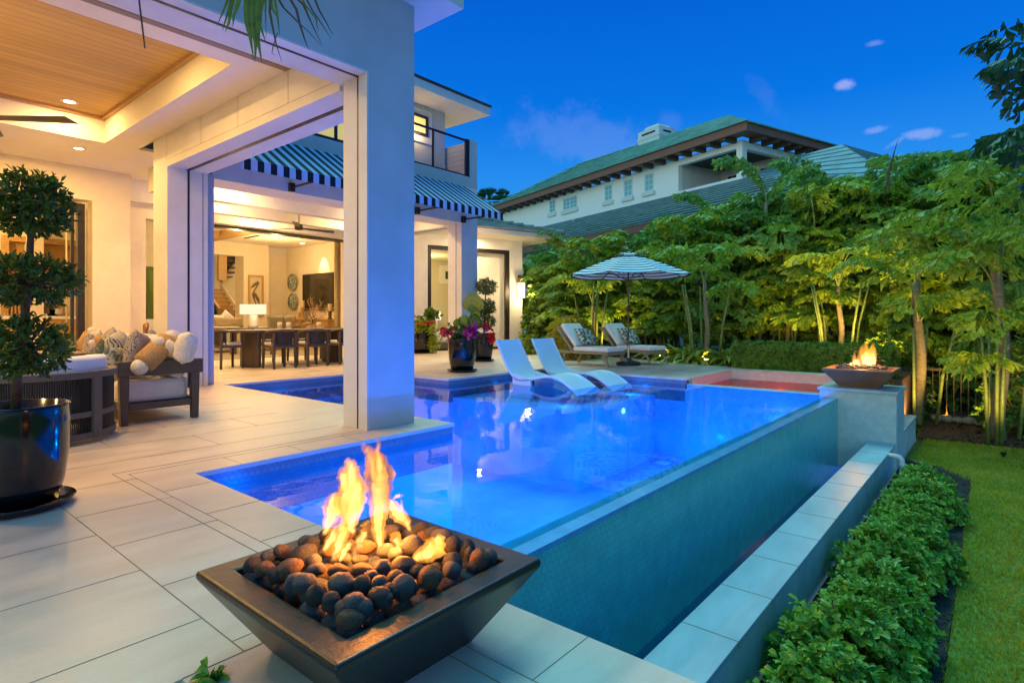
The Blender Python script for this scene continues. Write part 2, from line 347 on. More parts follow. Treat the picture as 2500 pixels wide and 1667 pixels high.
def pattern(name, base, ink, scale, kind='voronoi', thr=.5, distort=2.0, rough=.9):
    m = bpy.data.materials.new(name); m.use_nodes = True; nt = m.node_tree; b = nt.nodes['Principled BSDF']; b.inputs['Roughness'].default_value = rough
    tc = N(nt, 'ShaderNodeTexCoord')
    if kind == 'wave':
        n = N(nt, 'ShaderNodeTexWave', i_Scale=scale, i_Distortion=distort, i_Detail=3.0); out = n.outputs['Fac']
    elif kind == 'noise':
        n = N(nt, 'ShaderNodeTexNoise', i_Scale=scale, i_Detail=2.0, i_Distortion=distort); out = n.outputs[0]
    else:
        n = N(nt, 'ShaderNodeTexVoronoi', i_Scale=scale, feature='DISTANCE_TO_EDGE'); out = n.outputs[0]
    L(nt, tc.outputs['Object'], n.inputs['Vector'])
    r = ramp(nt, [(thr - .04, ink), (thr + .04, base)]); L(nt, out, r.inputs[0]); L(nt, r.outputs[0], b.inputs['Base Color'])
    return m
WARM = (1, .585, .19); WARM2 = (1, .64, .26)
ZW = -.11                                                    # water level of the pool

# ================================================================== ground
def struct(name, mb, m, **kw): return mb.build(name, m, kind='structure', **kw)
g = MB()
for x0, y0, x1, y1 in [(-400, -400, 600, 1.12), (-400, 1.12, 1.65, 600), (12.9, 1.12, 600, 600), (1.65, 10.1, 12.9, 600)]: g.add([(x0, y0, -1.14), (x1, y0, -1.14), (x1, y1, -1.14), (x0, y1, -1.14)], [(0, 1, 2, 3)])
struct('ground', g, M['soil'])
lawn = MB().prism([(1.5, -14), (13.4, -14), (13.0, -.6), (12.9, .9), (11.5, 1.06), (10.9, 1.06), (9.9, .30), (7, .25), (4.2, .24), (1.5, .3)], -1.2, -1.10); struct('lawn', lawn, M['soil'])
mulch = MB().prism([(1.72, .24), (9.9, .26), (10.6, .6), (10.7, 1.09), (1.72, 1.09)], -1.2, -1.085); struct('mulch_bed', mulch, M['mulch'])
rm = MB().prism([(13.0, 1.1), (13.4, -.6), (14.4, -8), (30, -8), (30, 1.1)], -1.2, -1.07); struct('red_mulch_bed', rm, M['red_mulch'])
pb = MB().prism([(12.95, 1.36), (30, 1.36), (30, 16), (15.4, 11.8), (13.9, 6.4), (13.15, 4.45), (12.95, 4.2)], -1.1, -.06); struct('planting_bed', pb, M['red_mulch'])

# ================================================================== paving
dk = MB()
for x0, y0, x1, y1 in [(-6, 1.906, .705, 13.0), (.705, -2.5, 1.70, 13.0), (1.70, 4.365, 4.27, 13.0), (4.27, 9.83, 13.1, 13.0), (-6, 13.0, 13.1, 26),
                       (7.27, 7.59, 13.1, 9.83), (10.12, 4.335, 12.5, 7.59), (12.5, 2.2, 12.95, 7.59)]:
    dk.box(x0, y0, -.035, x1, y1, 0)
dk.prism([(12.95, 4.33), (13.1, 4.33), (13.85, 6.3), (15.4, 11.9), (17.4, 12.8), (17.4, 13.2), (13.1, 16), (13.1, 7.6), (12.95, 7.59)], -.035, 0)
deck = struct('pool_deck', dk, M['deck'])
db = MB()     # body of the paving below the slabs, with the tiled face towards the water
def face_tile(x0, y0, x1, y1, m=M['hex_in']): pass
jt = MB(); w = .0045
def jx(y, x0, x1, w=w): w = w*.48; jt.box(x0, y - w/2, 0, x1, y + w/2, .0015)
def jy(x, y0, y1, w=w): w = w*.48; jt.box(x - w/2, y0, 0, x + w/2, y1, .0015)
jy(.895, 1.905, 13, .008); jy(1.313, -2, 4.785, .009); jy(1.387, -2, 4.68, .006); jx(4.785, 1.313, 3.43, .009); jx(4.69, 1.387, 3.43, .005)
jx(1.905, .705, 1.313, .008)
for k in range(-3, 17):
    y = 1.905 + .6325*k
    if k >= 0: jx(y + .33, -4, .895, .005)
    if y < 4.7 and k >= 0: jx(y + .09, .895, 1.387, .005)
    if k < 3: jx(1.041 + .62*(k + 2) - 1.2, 1.387, 1.70, .005)
for y in (2.16, 2.783, 3.409, 4.05): jx(y, 1.387, 1.70, .005)
for x in (2.036, 2.573, 3.11, 3.65): jy(x, 4.365, 4.69, .005)
for k, y in enumerate([5.18, 5.80, 6.43, 7.06, 7.69, 8.32, 8.95, 9.58, 10.21, 10.84, 11.5, 12.1, 12.8, 13.4]):
    jx(y, .895, 3.4 if y < 9.8 else 10.4, .005); xo = (k % 2)*.64
    for i in range(0, 9):
        xx = .95 + xo + i*1.28
        if xx < 3.4 or (y > 9.8 and xx < 10.3): jy(xx, y, y + .63, .004)
for i in range(8): jx(7.9 + .62*i, 7.27, 10.3, .004); jy(7.9 + 1.2*(i % 4), 7.9 + .62*i, 8.5 + .62*i, .004)
for i in range(9): jx(4.6 + .62*i, 10.12, 13, .004); jy(10.7 + .6*(i % 4), 4.6 + .62*i, 5.2 + .62*i, .004)
jt.build('paving_joint', M['joint'], deck)

# ================================================================== pool shell and water
pl = MB(); D1 = -1.55
pl.box(1.6, 1.6, D1 - .1, 10.2, 10.0, D1)                                   # floor
pl.box(1.55, 1.845, D1, 1.72, 4.5, -.20)                                    # near side
pl.box(1.6, 4.383, D1, 4.252, 5.1, -.20); pl.box(4.1, 5.1, D1, 4.252, 10.0, -.20)       # peninsula
pl.box(4.1, 9.848, D1, 7.5, 10.0, -.20); pl.box(7.288, 7.608, D1, 7.5, 10.0, -.20); pl.box(7.5, 7.608, D1, 10.14, 7.8, -.20)
pl.box(10.14, 1.845, D1, 10.3, 7.7, -.20)
pl.box(1.72, 1.86, D1, 2.45, 4.383, -.62); pl.box(2.45, 1.86, D1, 2.85, 4.383, -.95)       # steps and bench at the near end
pl.box(7.4, 4.95, D1, 10.14, 7.61, -.34)                                     # sun shelf
pl.box(4.252, 9.1, D1, 7.288, 9.85, -.5); pl.box(4.252, 8.6, D1, 7.288, 9.1, -.9)
basin = struct('pool_basin', pl, M['plaster'])
tb = MB()                                                                   # waterline tile, 3 mm proud of the plaster
def band(x0, y0, x1, y1, z0=-.42, z1=-.035):
    tb.box(x0, y0, z0, x1, y1, z1)
band(1.62, 1.845, 1.70, 4.38); band(1.62, 4.38, 4.255, 4.46); band(4.18, 4.46, 4.255, 9.845); band(4.18, 9.845, 7.285, 9.92)
band(7.285, 7.605, 7.36, 9.84); band(7.36, 7.605, 10.12, 7.68); band(10.135, 4.36, 10.21, 7.605)
tb.build('waterline_tile', M['hex_in'], basin)
wl = MB(); wl.box(1.70, 1.845, -1.5, 9.905, 2.04, ZW - .006)
wall = thing('infinity_wall', 'long infinity edge wall of the pool faced in dark teal hexagon tile', 'pool wall', (5.8, 1.9, -1.5))
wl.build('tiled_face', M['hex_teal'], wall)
MB().box(1.70, 1.842, ZW - .03, 9.905, 1.945, ZW + .0015).build('edge_cap', hextile('pool_glow_hex_tile', (.09, .42, .78), (.07, .34, .66), .05, .12), wall)  # tile tinted blue to carry the glow of the underwater lamps

wm_ = bpy.data.materials.new('pool_water'); wm_.use_nodes = True; nt = wm_.node_tree; nt.nodes.clear()
def water_mat(nt, tint, wav=.06):
    tc = N(nt, 'ShaderNodeTexCoord'); n = N(nt, 'ShaderNodeTexNoise', i_Scale=2.2, i_Detail=3.0); L(nt, tc.outputs['Object'], n.inputs['Vector'])
    bp = N(nt, 'ShaderNodeBump', i_Strength=wav, i_Distance=.05); L(nt, n.outputs[0], bp.inputs['Height'])
    gl = N(nt, 'ShaderNodeBsdfGlossy', i_Roughness=.012); L(nt, bp.outputs[0], gl.inputs['Normal'])
    tr = N(nt, 'ShaderNodeBsdfTransparent'); tr.inputs[0].default_value = (*tint, 1)
    fr = N(nt, 'ShaderNodeFresnel', i_IOR=1.33); L(nt, bp.outputs[0], fr.inputs['Normal'])
    mx = N(nt, 'ShaderNodeMixShader'); L(nt, math_(nt, 'MULTIPLY', fr.outputs[0], .82), mx.inputs[0]); L(nt, tr.outputs[0], mx.inputs[1]); L(nt, gl.outputs[0], mx.inputs[2])
    o = N(nt, 'ShaderNodeOutputMaterial'); L(nt, mx.outputs[0], o.inputs[0])
water_mat(nt, (.45, .72, 1.0))
wt = MB(); z = ZW; ys = [1.846]
wt.prism([(1.702, 1.843), (10.134, 1.843), (10.134, 7.603), (7.283, 7.603), (7.283, 9.843), (4.257, 9.843), (4.257, 4.378), (1.702, 4.378)], z - .001, z)
wt.f = [wt.f[1]] ; wt.mi = [0]
struct('pool_water', wt, wm_)
M['water_red'] = bpy.data.materials.new('spa_water'); M['water_red'].use_nodes = True; M['water_red'].node_tree.nodes.clear(); water_mat(M['water_red'].node_tree, (.80, .02, .07), .10)
# spa
sp = MB(); sp.box(10.39, 2.15, -1.1, 12.5, 4.33, -1.0); sp.box(10.139, 1.9, -1.1, 10.39, 4.33, -.105); sp.box(12.5, 2.1, -1.1, 12.56, 4.4, -.036)
sp.box(10.39, 4.332, -1.1, 12.5, 4.4, -.036); sp.box(10.85, 2.08, -1.1, 12.5, 2.15, -.04); sp.box(12.0, 2.15, -1, 12.5, 4.33, -.55)
sp.box(10.39, 2.15, -1, 12.0, 2.5, -.55)
spa = thing('spa', 'sunken spa with red lit water beside the pool wall', 'spa', (11.4, 3.2, -1.1)); sp.build('basin', M['hex'], spa)
MB().add([(10.391, 2.151, -.19), (12.499, 2.151, -.19), (12.499, 4.329, -.19), (10.391, 4.329, -.19)], [(0, 1, 2, 3)]).build('water_surface', M['water_red'], spa)
lens = MB().lathe([(0, -.012), (.05, -.012), (.05, .012), (0, .012)], n=20); ob = lens.build('light_lens', emis('spa_lamp_glow', (1, .03, .06), 60), spa, world=False)
ob.location = (12.485 - 11.4, 3.35 - 3.2, -.42 + 1.1); ob.rotation_euler = (0, pi/2, 0)
light('SPOT', 'spa_lamp', (11.5, 3.3, -.22), 95, (1, .05, .12), .04, (11.5, 3.3, -2), 165, .3)
# trough below the infinity edge
tr = MB(); tr.box(1.70, 1.43, -1.6, 9.905, 1.85, -1.5); tr.box(1.70, 1.13, -1.6, 9.905, 1.41, -.735)
troughw = thing('trough_wall', 'low rendered wall with a pale stone cap along the catch trough', 'wall', (5.8, 1.26, -1.6)); tr.build('wall_body', M['stucco_grey'], troughw)
cp = MB(); cp.box(1.703, 1.10, -.735, 9.90, 1.432, -.70); cpo = cp.build('stone_cap', M['cap'], troughw, bevel=.004)
j2 = MB()
for i in range(14):
    x = 2.64 + .638*i
    if x < 9.85: j2.box(x - .003, 1.099, -.7355, x + .003, 1.433, -.6985)
j2.build('cap_joint', M['joint'], cpo)
struct('trough_water', MB().add([(1.70, 1.41, -1.14), (9.905, 1.41, -1.14), (9.905, 1.845, -1.14), (1.70, 1.845, -1.14)], [(0, 1, 2, 3)]), wm_)
# supporting body of the near deck, its side above the garden
df = MB(); df.box(.72, -2.5, -1.2, 1.69, 1.84, -.036); df.box(-6, 1.92, -1.2, .72, 4, -.036); struct('deck_foundation', df, M['stucco_grey'])
# pillar with the far fire bowl and the stepped wall behind it
pr = thing('pool_pillar', 'square tiled pillar with a stone cap at the end of the infinity edge', 'pillar', (10.35, 1.6, -1.1))
MB().box(9.908, 1.10, -1.15, 10.84, 2.09, 0).build('tiled_face', M['hex'], pr)
MB().box(9.912, 1.096, -1.15, 10.836, 1.11, -.001).build('rendered_side', M['stucco_grey'], pr)
MB().box(9.875, 1.07, .002, 10.87, 2.12, .042).build('stone_cap', M['cap'], pr, bevel=.004)
lw = thing('garden_wall', 'low rendered garden wall stepping down behind the pool pillar', 'wall', (11.8, 1.2, -1.1))
MB().box(10.843, 1.12, -1.15, 12.78, 1.34, -.70).build('wall_body', M['stucco_grey'], lw)
MB().box(10.843, 1.105, -.699, 12.80, 1.355, -.665).build('stone_cap', M['cap'], lw)
MB().box(10.843, 1.36, -1.15, 12.94, 2.07, -.3).build('planter_body', M['stucco_grey'], lw)
dp = thing('drain_pipe', 'white plastic elbow pipe coming out of the trough wall', 'pipe', (8.9, 1.05, -1.1))
pp = onY(*crop(1700, 750, 2.94)(1385, 1062), 1.09)
pts = [pp + V((0, .04, 0)), pp + V((0, -.06, 0)), pp + V((.0, -.11, -.005)), pp + V((0, -.14, -.04)), pp + V((0, -.145, -.09)), pp + V((0, -.145, -.4))]
MB().tube(pts, .032, 14).build('pipe_run', mat('white_pvc', (.7, .72, .7), .4), dp, smooth=True)
MB().tube([pts[4] + V((0, 0, .01)), pts[4] - V((0, 0, .05))], .038, 14).build('coupling', mat('white_pvc_joint', (.66, .68, .66), .4), dp, smooth=True)
# pool floor drains
c8a = crop(1550, 800, 3.267)
dm = mat('white_drain_plastic', (.75, .8, .85), .4); first = None
for (u, v), lb in [((335, 675), 'white round drain cover on the pool floor farthest from the camera'), ((735, 785), 'small pale drain cover on the pool floor below the infinity edge'), ((888, 750), 'large white drain cover on the pool floor nearest the spa side'), ((355, 997), 'round white drain cover on the pool floor, farther of the near pair'), ((225, 1075), 'round white drain cover on the pool floor, nearer of the near pair')]:
    p = G(*c8a(u, v), D1)
    if first is None:
        first = thing('pool_drain', lb, 'drain cover', (p.x, p.y, D1 + .001), group='drain covers on the pool floor')
        MB().lathe([(0, 0), (.14, 0), (.14, .012), (.11, .02), (0, .022)], n=24).build('cover', dm, first, world=False, smooth=True)
    else: dup(first, loc=(p.x, p.y, D1 + .001), label=lb)
# underwater lamps
PB = (.0, .155, 1.0)
for p, pw in [((2.5, 3.2, -.45), 20), ((4.2, 3.3, -.9), 60), ((6.2, 3.6, -.9), 60), ((8.4, 3.2, -.9), 50), ((7.75, 5.4, -.22), 2.5), ((9.85, 5.3, -.22), 2.5), ((8.9, 7.3, -.22), 1.5), ((5.8, 6.6, -.9), 40), ((6.0, 8.4, -.4), 10), ((9.6, 3.9, -1.1), 6)]:
    light('POINT', 'pool_lamp', p, pw*2.0, (0, .13 + .013*p[0], 1), .03)
lensm = emis('pool_lamp_glow', (.25, 1, .55), 6)
pl1 = thing('pool_light', 'small round green glowing light set in the sun shelf wall', 'pool light', (8.9, 4.945, -.5))
MB().lathe([(0, 0), (.045, 0), (.045, .01), (0, .012)], n=18).build('lens', lensm, pl1, world=False)
pl1.rotation_euler = (pi/2, 0, 0)

# ================================================================== the house
H = thing('house', 'white rendered pool house with open portico, dining loggia and balcony', 'house', (3.7, 9, 0))
ST = M['stucco']
def hp(name, mb, m=ST, **kw): return mb.build(name, m, H, **kw)
# corner column and portico front (plane y = 4.73)
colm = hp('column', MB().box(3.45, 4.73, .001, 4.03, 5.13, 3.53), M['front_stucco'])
MB().box(3.43, 4.731, .001, 3.449, 5.129, 3.51).build('lit_reveal', ST, colm)  # column's own stucco left lighter on the lamp-lit side
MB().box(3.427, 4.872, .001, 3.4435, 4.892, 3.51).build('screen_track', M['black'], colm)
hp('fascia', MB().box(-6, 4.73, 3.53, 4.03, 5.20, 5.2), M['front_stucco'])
hp('soffit_trim', MB().box(-6, 4.731, 3.51, 3.449, 5.20, 3.529))
hp('side_wall', MB().box(-6.3, 4.73, 0, -6.0, 13.5, 5.2))  # unseen end wall, added to keep the sky glow out of the portico
hp('screen_track', MB().box(-6, 4.868, 3.504, 3.43, 4.898, 3.518), M['black'])
hp('ceiling_slot', MB().box(-6, 6.18, 3.942, 3.43, 6.28, 3.955), mat('slot_shadow', (.25, .20, .16), .8))
hp('header', MB().box(3.43, 5.20, 3.45, 4.03, 9.84, 5.2).box(3.43, 5.13, 3.505, 4.03, 5.20, 3.6))
pj = MB(); jm = mat('panel_joint', (.42, .31, .21), .9)
pj.box(3.4275, 5.2, 3.560, 3.4305, 9.9, 3.565)
for y in (6.226, 7.472, 8.60, 9.86): pj.box(3.4275, y - .003, 3.565, 3.4305, y + .003, 3.95)
hp('panel_joint', pj, jm)
hp('screen_track', MB().box(3.70, 5.13, 3.443, 3.76, 9.84, 3.455), M['black'])
farc = hp('column', MB().box(3.43, 9.84, .001, 4.03, 10.42, 5.2))
MB().box(3.72, 9.832, .001, 3.75, 9.845, 3.45).build('screen_track', M['black'], farc)
MB().box(3.95, 9.834, .001, 3.956, 9.845, 3.45).build('screen_track', M['black'], farc)
hp('column', MB().box(4.033, 9.99, .001, 4.19, 10.30, 3.49), mat('grey_render', (.46, .46, .48), .8))
# eave of the portico
so = hp('eave', MB().box(-6, 4.50, 4.40, 4.26, 13.8, 4.43).box(-6, 4.36, 4.40, 4.40, 4.50, 4.62).box(4.26, 4.50, 4.40, 4.40, 9.9, 4.62))
hp('roof', MB().box(-6, 4.40, 4.625, 4.36, 9.9, 4.75), M['dark'])
# soffit and tray ceiling
cs = MB(); zc = 3.95; x0, x1, y0, y1 = -2.2, 2.95, 6.59, 11.12
cs.box(-6, 5.2, zc, 3.43, y0, zc + .05).box(x1, y0, zc, 3.43, y1, zc + .05).box(-6, y1, zc, 4.6, 13.9, zc + .05).box(-6, y0, zc, x0, y1, zc + .05)
cs.box(x1, y0 - .05, zc + .05, x1 + .05, y1 + .05, 4.42).box(x0, y1, zc + .05, x1 + .05, y1 + .05, 4.42).box(x0, y0 - .05, zc + .05, x1 + .05, y0, 4.42).box(x0 - .05, y0, zc + .05, x0, y1, 4.42)
ceil = hp('ceiling', cs, M['ceiling'])
MB().box(x0, y0, 4.36, x1, y1, 4.41).build('wood_panelling', M['wood_ceiling'], ceil)
MB().box(x1 - .05, y0, 4.31, x1 - .001, y1, 4.36).box(x0, y1 - .05, 4.31, x1 - .05, y1 - .001, 4.36).box(x0, y0 + .001, 4.31, x1 - .05, y0 + .05, 4.36).build('crown_moulding', M['crown'], ceil)
# back wall of the portico with a tall slider
yw = 13.186
bw = MB(); bw.box(-6, yw, 3.34, 3.3, yw + .35, zc).box(3.30, yw, 0, 3.927, yw + .7, zc).box(3.927, yw + .5, 0, 4.36, yw + .7, zc).box(4.36, yw + .5, 3.2, 5.4, yw + .7, zc)
bw.box(5.1, yw + .3, 0, 5.3, yw + 2.2, 3.95)
hp('wall', bw, M['wall_in'])
fr = MB(); fr.box(3.11, yw + .16, .05, 3.22, yw + .30, 3.28).box(-3, yw + .16, 3.17, 3.11, yw + .30, 3.28)
fr.box(3.01, yw + .2, .05, 3.06, yw + .26, 3.17)
hp('door_frame', fr, M['dark'])
# loggia: header over the opening, columns, ceiling beams
lg = MB(); lg.box(4.03, 10.30, 3.50, 10.895, 10.80, 4.43).box(10.32, 10.80, 3.46, 10.895, 15.4, 4.43); hp('header', lg)
c3 = hp('column', MB().box(10.32, 10.301, .001, 10.895, 10.79, 3.50))
MB().box(10.316, 10.49, .001, 10.324, 10.505, 3.5).build('screen_track', M['black'], c3)
hp('column', MB().box(10.32, 14.9, .001, 10.895, 15.4, 3.46))
hp('screen_track', MB().box(10.52, 10.8, 3.452, 10.56, 15.3, 3.462), M['black'])
cb = MB(); cb.box(4.0, 10.8, 4.02, 10.9, 15.6, 4.06)
for y in (12.15, 13.55): cb.box(4.0, y, 3.5, 10.4, y + .28, 4.02)
cb.box(4.0, 10.801, 3.5, 10.32, 11.0, 4.02).box(4.0, 14.7, 3.45, 10.32, 15.42, 4.02); hp('ceiling_beam', cb, M['ceiling'])
hp('screen_track', MB().box(4.4, 15.0, 3.40, 10.32, 15.30, 3.449), M['dark'])
hp('wall', MB().box(5.2, 15.1, 0, 5.9, 15.42, 3.45), M['wall_in'])
# upper floor: balcony slab, siding parapet, railing, wall, window, eave
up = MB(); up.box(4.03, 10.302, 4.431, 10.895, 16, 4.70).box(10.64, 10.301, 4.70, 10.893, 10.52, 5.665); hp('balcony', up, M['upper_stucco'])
siding = planks('white_siding', (.66, .60, .52), .13, 2, .35, .7)
hp('parapet', MB().box(10.66, 10.52, 4.70, 10.88, 16, 5.63), siding)
rl = MB(); rl.box(4.1, 10.33, 5.60, 10.62, 10.37, 5.645).box(4.1, 10.33, 4.72, 10.62, 10.37, 4.745).box(10.50, 10.32, 4.70, 10.62, 10.38, 5.66)
for x in (9.40, 8.3, 7.2, 6.1, 5.0): rl.box(x - .02, 10.33, 4.72, x + .02, 10.37, 5.62)
rail = hp('railing', rl, M['black'])
gl = bpy.data.materials.new('clear_glass'); gl.use_nodes = True; nt = gl.node_tree; nt.nodes.clear()
a = N(nt, 'ShaderNodeBsdfTransparent'); b = N(nt, 'ShaderNodeBsdfGlossy', i_Roughness=.02); f = N(nt, 'ShaderNodeFresnel', i_IOR=1.3); m_ = N(nt, 'ShaderNodeMixShader'); o = N(nt, 'ShaderNodeOutputMaterial')
L(nt, f.outputs[0], m_.inputs[0]); L(nt, a.outputs[0], m_.inputs[1]); L(nt, b.outputs[0], m_.inputs[2]); L(nt, m_.outputs[0], o.inputs[0]); M['glass'] = gl
MB().box(4.1, 10.346, 4.745, 10.5, 10.352, 5.60).build('glass_pane', gl, rail)
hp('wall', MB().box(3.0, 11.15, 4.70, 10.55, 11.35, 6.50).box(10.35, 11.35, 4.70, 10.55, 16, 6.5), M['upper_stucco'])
cbx = crop(1000, 150, 3.92)
def yq(u, v): p = onY(u, v, 11.15); return p.x, p.z
xa, za = yq(*cbx(195, 520)); xb, zb = yq(*cbx(155, 735)); shut = planks('lit_shutter', (.85, .75, .32), .12, 2, .5, .6)
bs = shut.node_tree.nodes['Principled BSDF']; bs.inputs['Emission Color'].default_value = (1, .80, .16, 1); bs.inputs['Emission Strength'].default_value = .55
def upwin(x0, x1, z0, z1, div=()):
    w = hp('window', MB().box(x0 - .16, 11.10, z0 - .16, x1 + .16, 11.149, z1 + .16))
    fm = MB()
    for a_, b_, c_, d_ in [(x0, z0, x1, z0 + .07), (x0, z1 - .07, x1, z1), (x0, z0 + .07, x0 + .08, z1 - .07), (x1 - .08, z0 + .07, x1, z1 - .07)]: fm.box(a_, 11.06, b_, c_, 11.098, d_)
    for dx in div: fm.box(dx - .04, 11.062, z0 + .07, dx + .04, 11.098, z1 - .07)
    fm.build('frame', M['dark'], w); MB().box(x0 + .08, 11.08, z0 + .07, x1 - .08, 11.096, z1 - .07).build('lit_shutter', shut, w)
xc, zl = yq(*cbx(158, 735)); _, zt = yq(*cbx(50, 505))
upwin(xc - 1.6, xc, zl, zt)
ca = crop(350, 150, 3.92); xl, z1_ = yq(*ca(1640, 715)); xr, _ = yq(*ca(1890, 700)); z2_ = z1_
upwin(xl - .1, xr + 1.4, yq(*ca(1650, 710))[1] - .05, zt, [yq(*ca(1822, 700))[0]])
ev = MB(); ev.box(3.0, 10.45, 6.50, 11.3, 17, 6.53).box(3.0, 10.33, 6.50, 11.42, 10.45, 6.70).box(11.30, 10.45, 6.50, 11.42, 17, 6.70)
hp('eave', ev)
def roof(name, parent, e0, e1, t1, t0, n, m, thick=.05, step=.035):      # tiled roof plane: courses of overlapping slabs from eave to top
    mb = MB(); e0, e1, t0, t1 = map(V, (e0, e1, t0, t1)); nn = (e1 - e0).cross(t0 - e0).normalized()
    if nn.z < 0: nn = -nn
    for i in range(n):
        a0, a1 = i/n, (i + 1.12)/n
        p = [e0.lerp(t0, a0) + nn*step, e1.lerp(t1, a0) + nn*step, e1.lerp(t1, min(a1, 1)), e0.lerp(t0, min(a1, 1))]
        mb.slab(*p, thick if (p[1]-p[0]).cross(p[3]-p[0]).dot(nn) > 0 else -thick)
    return mb.build(name, m, parent)
M['tile_dark'] = mat('dark_roof_tile', (.05, .055, .065), .6, var=.3, scale=3, bump=.3)
M['tile_grey'] = mat('grey_roof_tile', (.32, .28, .25), .7, var=.3, scale=2.5, bump=.4)
M['tile_green'] = mat('green_grey_roof_tile', (.18, .42, .38), .7, var=.3, scale=1.4, bump=.4)
M['tile_slate'] = mat('slate_roof_tile', (.18, .30, .32), .7, var=.3, scale=1.4, bump=.4)
roof('roof', H, (3.0, 10.30, 6.72), (11.45, 10.30, 6.72), (9.2, 12.6, 7.85), (3.0, 12.6, 7.85), 9, M['tile_dark'])
roof('roof', H, (11.45, 10.30, 6.72), (11.45, 18, 6.72), (9.2, 15.6, 7.85), (9.2, 12.6, 7.85), 9, M['tile_dark'])
# awning, striped navy and white
aw = thing('awning', 'long retractable awning in black and white stripes over the loggia opening', 'awning', (7.2, 10.2, 4.4))
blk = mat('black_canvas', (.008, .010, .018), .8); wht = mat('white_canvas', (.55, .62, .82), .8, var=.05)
P_ = .2172; mb = MB(); va = MB(); x = 4.18; xe = 10.40; k = 0; half = P_*.5
for i in range(60):
    xs = 4.18 + (i - 1)*half + half*.4; a_, b_ = max(4.18, xs), min(xe, xs + half)
    if b_ <= a_: continue
    mi = i % 2
    mb.slab((a_, 9.0, 3.60), (b_, 9.0, 3.60), (b_, 10.28, 4.42), (a_, 10.28, 4.42), .006, mi)
    zd = 3.43 + (.004 if mi == 0 else -.003)
    va.box(a_, 8.994, zd, b_, 9.0, 3.598, mi)
mb.build('canopy', [wht, blk], aw); va.build('valance', [wht, blk], aw)
MB().tube([(4.18, 9.02, 3.585), (xe, 9.02, 3.585)], .02, 8).build('front_bar', M['black'], aw)
for x in (4.20, 5.72, 8.83, 10.34):
    ar = MB().box(x - .045, 10.20, 3.50, x + .045, 10.297, 3.66).build('arm_bracket', M['black'], aw)
    MB().tube([(x, 10.24, 3.58), (x + .02, 9.03, 3.58)], .022, 8).build('arm', M['black'], ar)

# ================================================================== the bedroom wing, turned 19 degrees
P0 = G(1245, 851); wr = R(-19.1); wd = V((cos(wr), sin(wr), 0)); wn = V((-wd.y, wd.x, 0))     # along the wall, and away behind it
WG = thing('bedroom_wing', 'single storey bedroom wing with grey tiled roof and wide glass slider', 'house wing', (P0.x, P0.y, 0), wr)
def wp(name, mb, m=ST, **kw): return mb.build(name, m, WG, world=False, **kw)    # local: x along, y behind, z up
wb = MB(); wb.box(-3.2, 0, 3.56, 0, .3, 4.0).box(0, 0, -.1, .527, .3, 4.0).box(-5.6, 0, -.1, -3.2, .3, 4.0).box(.227, .3, -.1, .527, 6, 4.0)
wp('wall', wb)
f_ = MB(); f_.box(-3.2, .03, 3.42, 0, .12, 3.56).box(-3.2, .03, 0, -3.06, .12, 3.42).box(-.17, .03, 0, 0, .12, 3.42).box(-3.06, .03, 0, -.17, .12, .09).box(-1.62, .05, .09, -1.52, .11, 3.42)
sl = wp('sliding_door', f_, M['dark'])
MB().box(-1.52, .2, .09, -.17, .22, 3.42).build('roller_blind', mat('pale_blind', (.70, .66, .56), .8, var=.03), sl, world=False)
MB().box(-.14, .0, .95, -.10, .03, 1.45).build('handle', M['black'], sl, world=False)
ev = MB(); ev.box(-6, -1.0, 3.93, 1.35, .3, 3.96).box(-6, -1.15, 3.93, 1.5, -1.0, 4.08).box(1.35, -1.0, 3.93, 1.5, 6, 4.08).box(.53, .3, 3.93, 1.35, 6, 3.96)
wp('eave', ev, mat('white_trim', (.72, .68, .62), .7))
def wl_(x, y, z): return P0 + wd*x + wn*y + V((0, 0, z))
roof('roof', WG, wl_(-7.5, -1.2, 4.10), wl_(1.55, -1.2, 4.10), wl_(-1.9, 2.3, 5.15), wl_(-7.5, 2.3, 5.15), 9, M['tile_grey'])
roof('roof', WG, wl_(1.55, -1.2, 4.10), wl_(1.55, 6, 4.10), wl_(-1.9, 6, 5.15), wl_(-1.9, 2.3, 5.15), 9, M['tile_grey'])
rc = MB()
for i in range(13):
    a_, b_ = i/13, (i + 1.15)/13; p, q = wl_(1.55, -1.2, 4.14).lerp(wl_(-1.9, 2.3, 5.20), a_), wl_(1.55, -1.2, 4.12).lerp(wl_(-1.9, 2.3, 5.18), b_)
    rc.tube([p + V((0, 0, .03)), q], [.09, .075], 8)
rc.build('ridge_cap', M['tile_grey'], WG)
l2 = MB(); l2.box(.53, 1.6, 3.52, 1.25, 5, 3.60); wp('lower_eave', l2, mat('white_trim_2', (.70, .66, .60), .7))
wp('downpipe', MB().tube([(1.2, 2.6, 3.50), (1.15, 2.6, 3.35), (.62, 1.5, 3.05), (.56, 1.45, 2.9), (.56, 1.45, 0)], .05, 8), mat('white_gutter', (.68, .64, .58), .6), smooth=True)
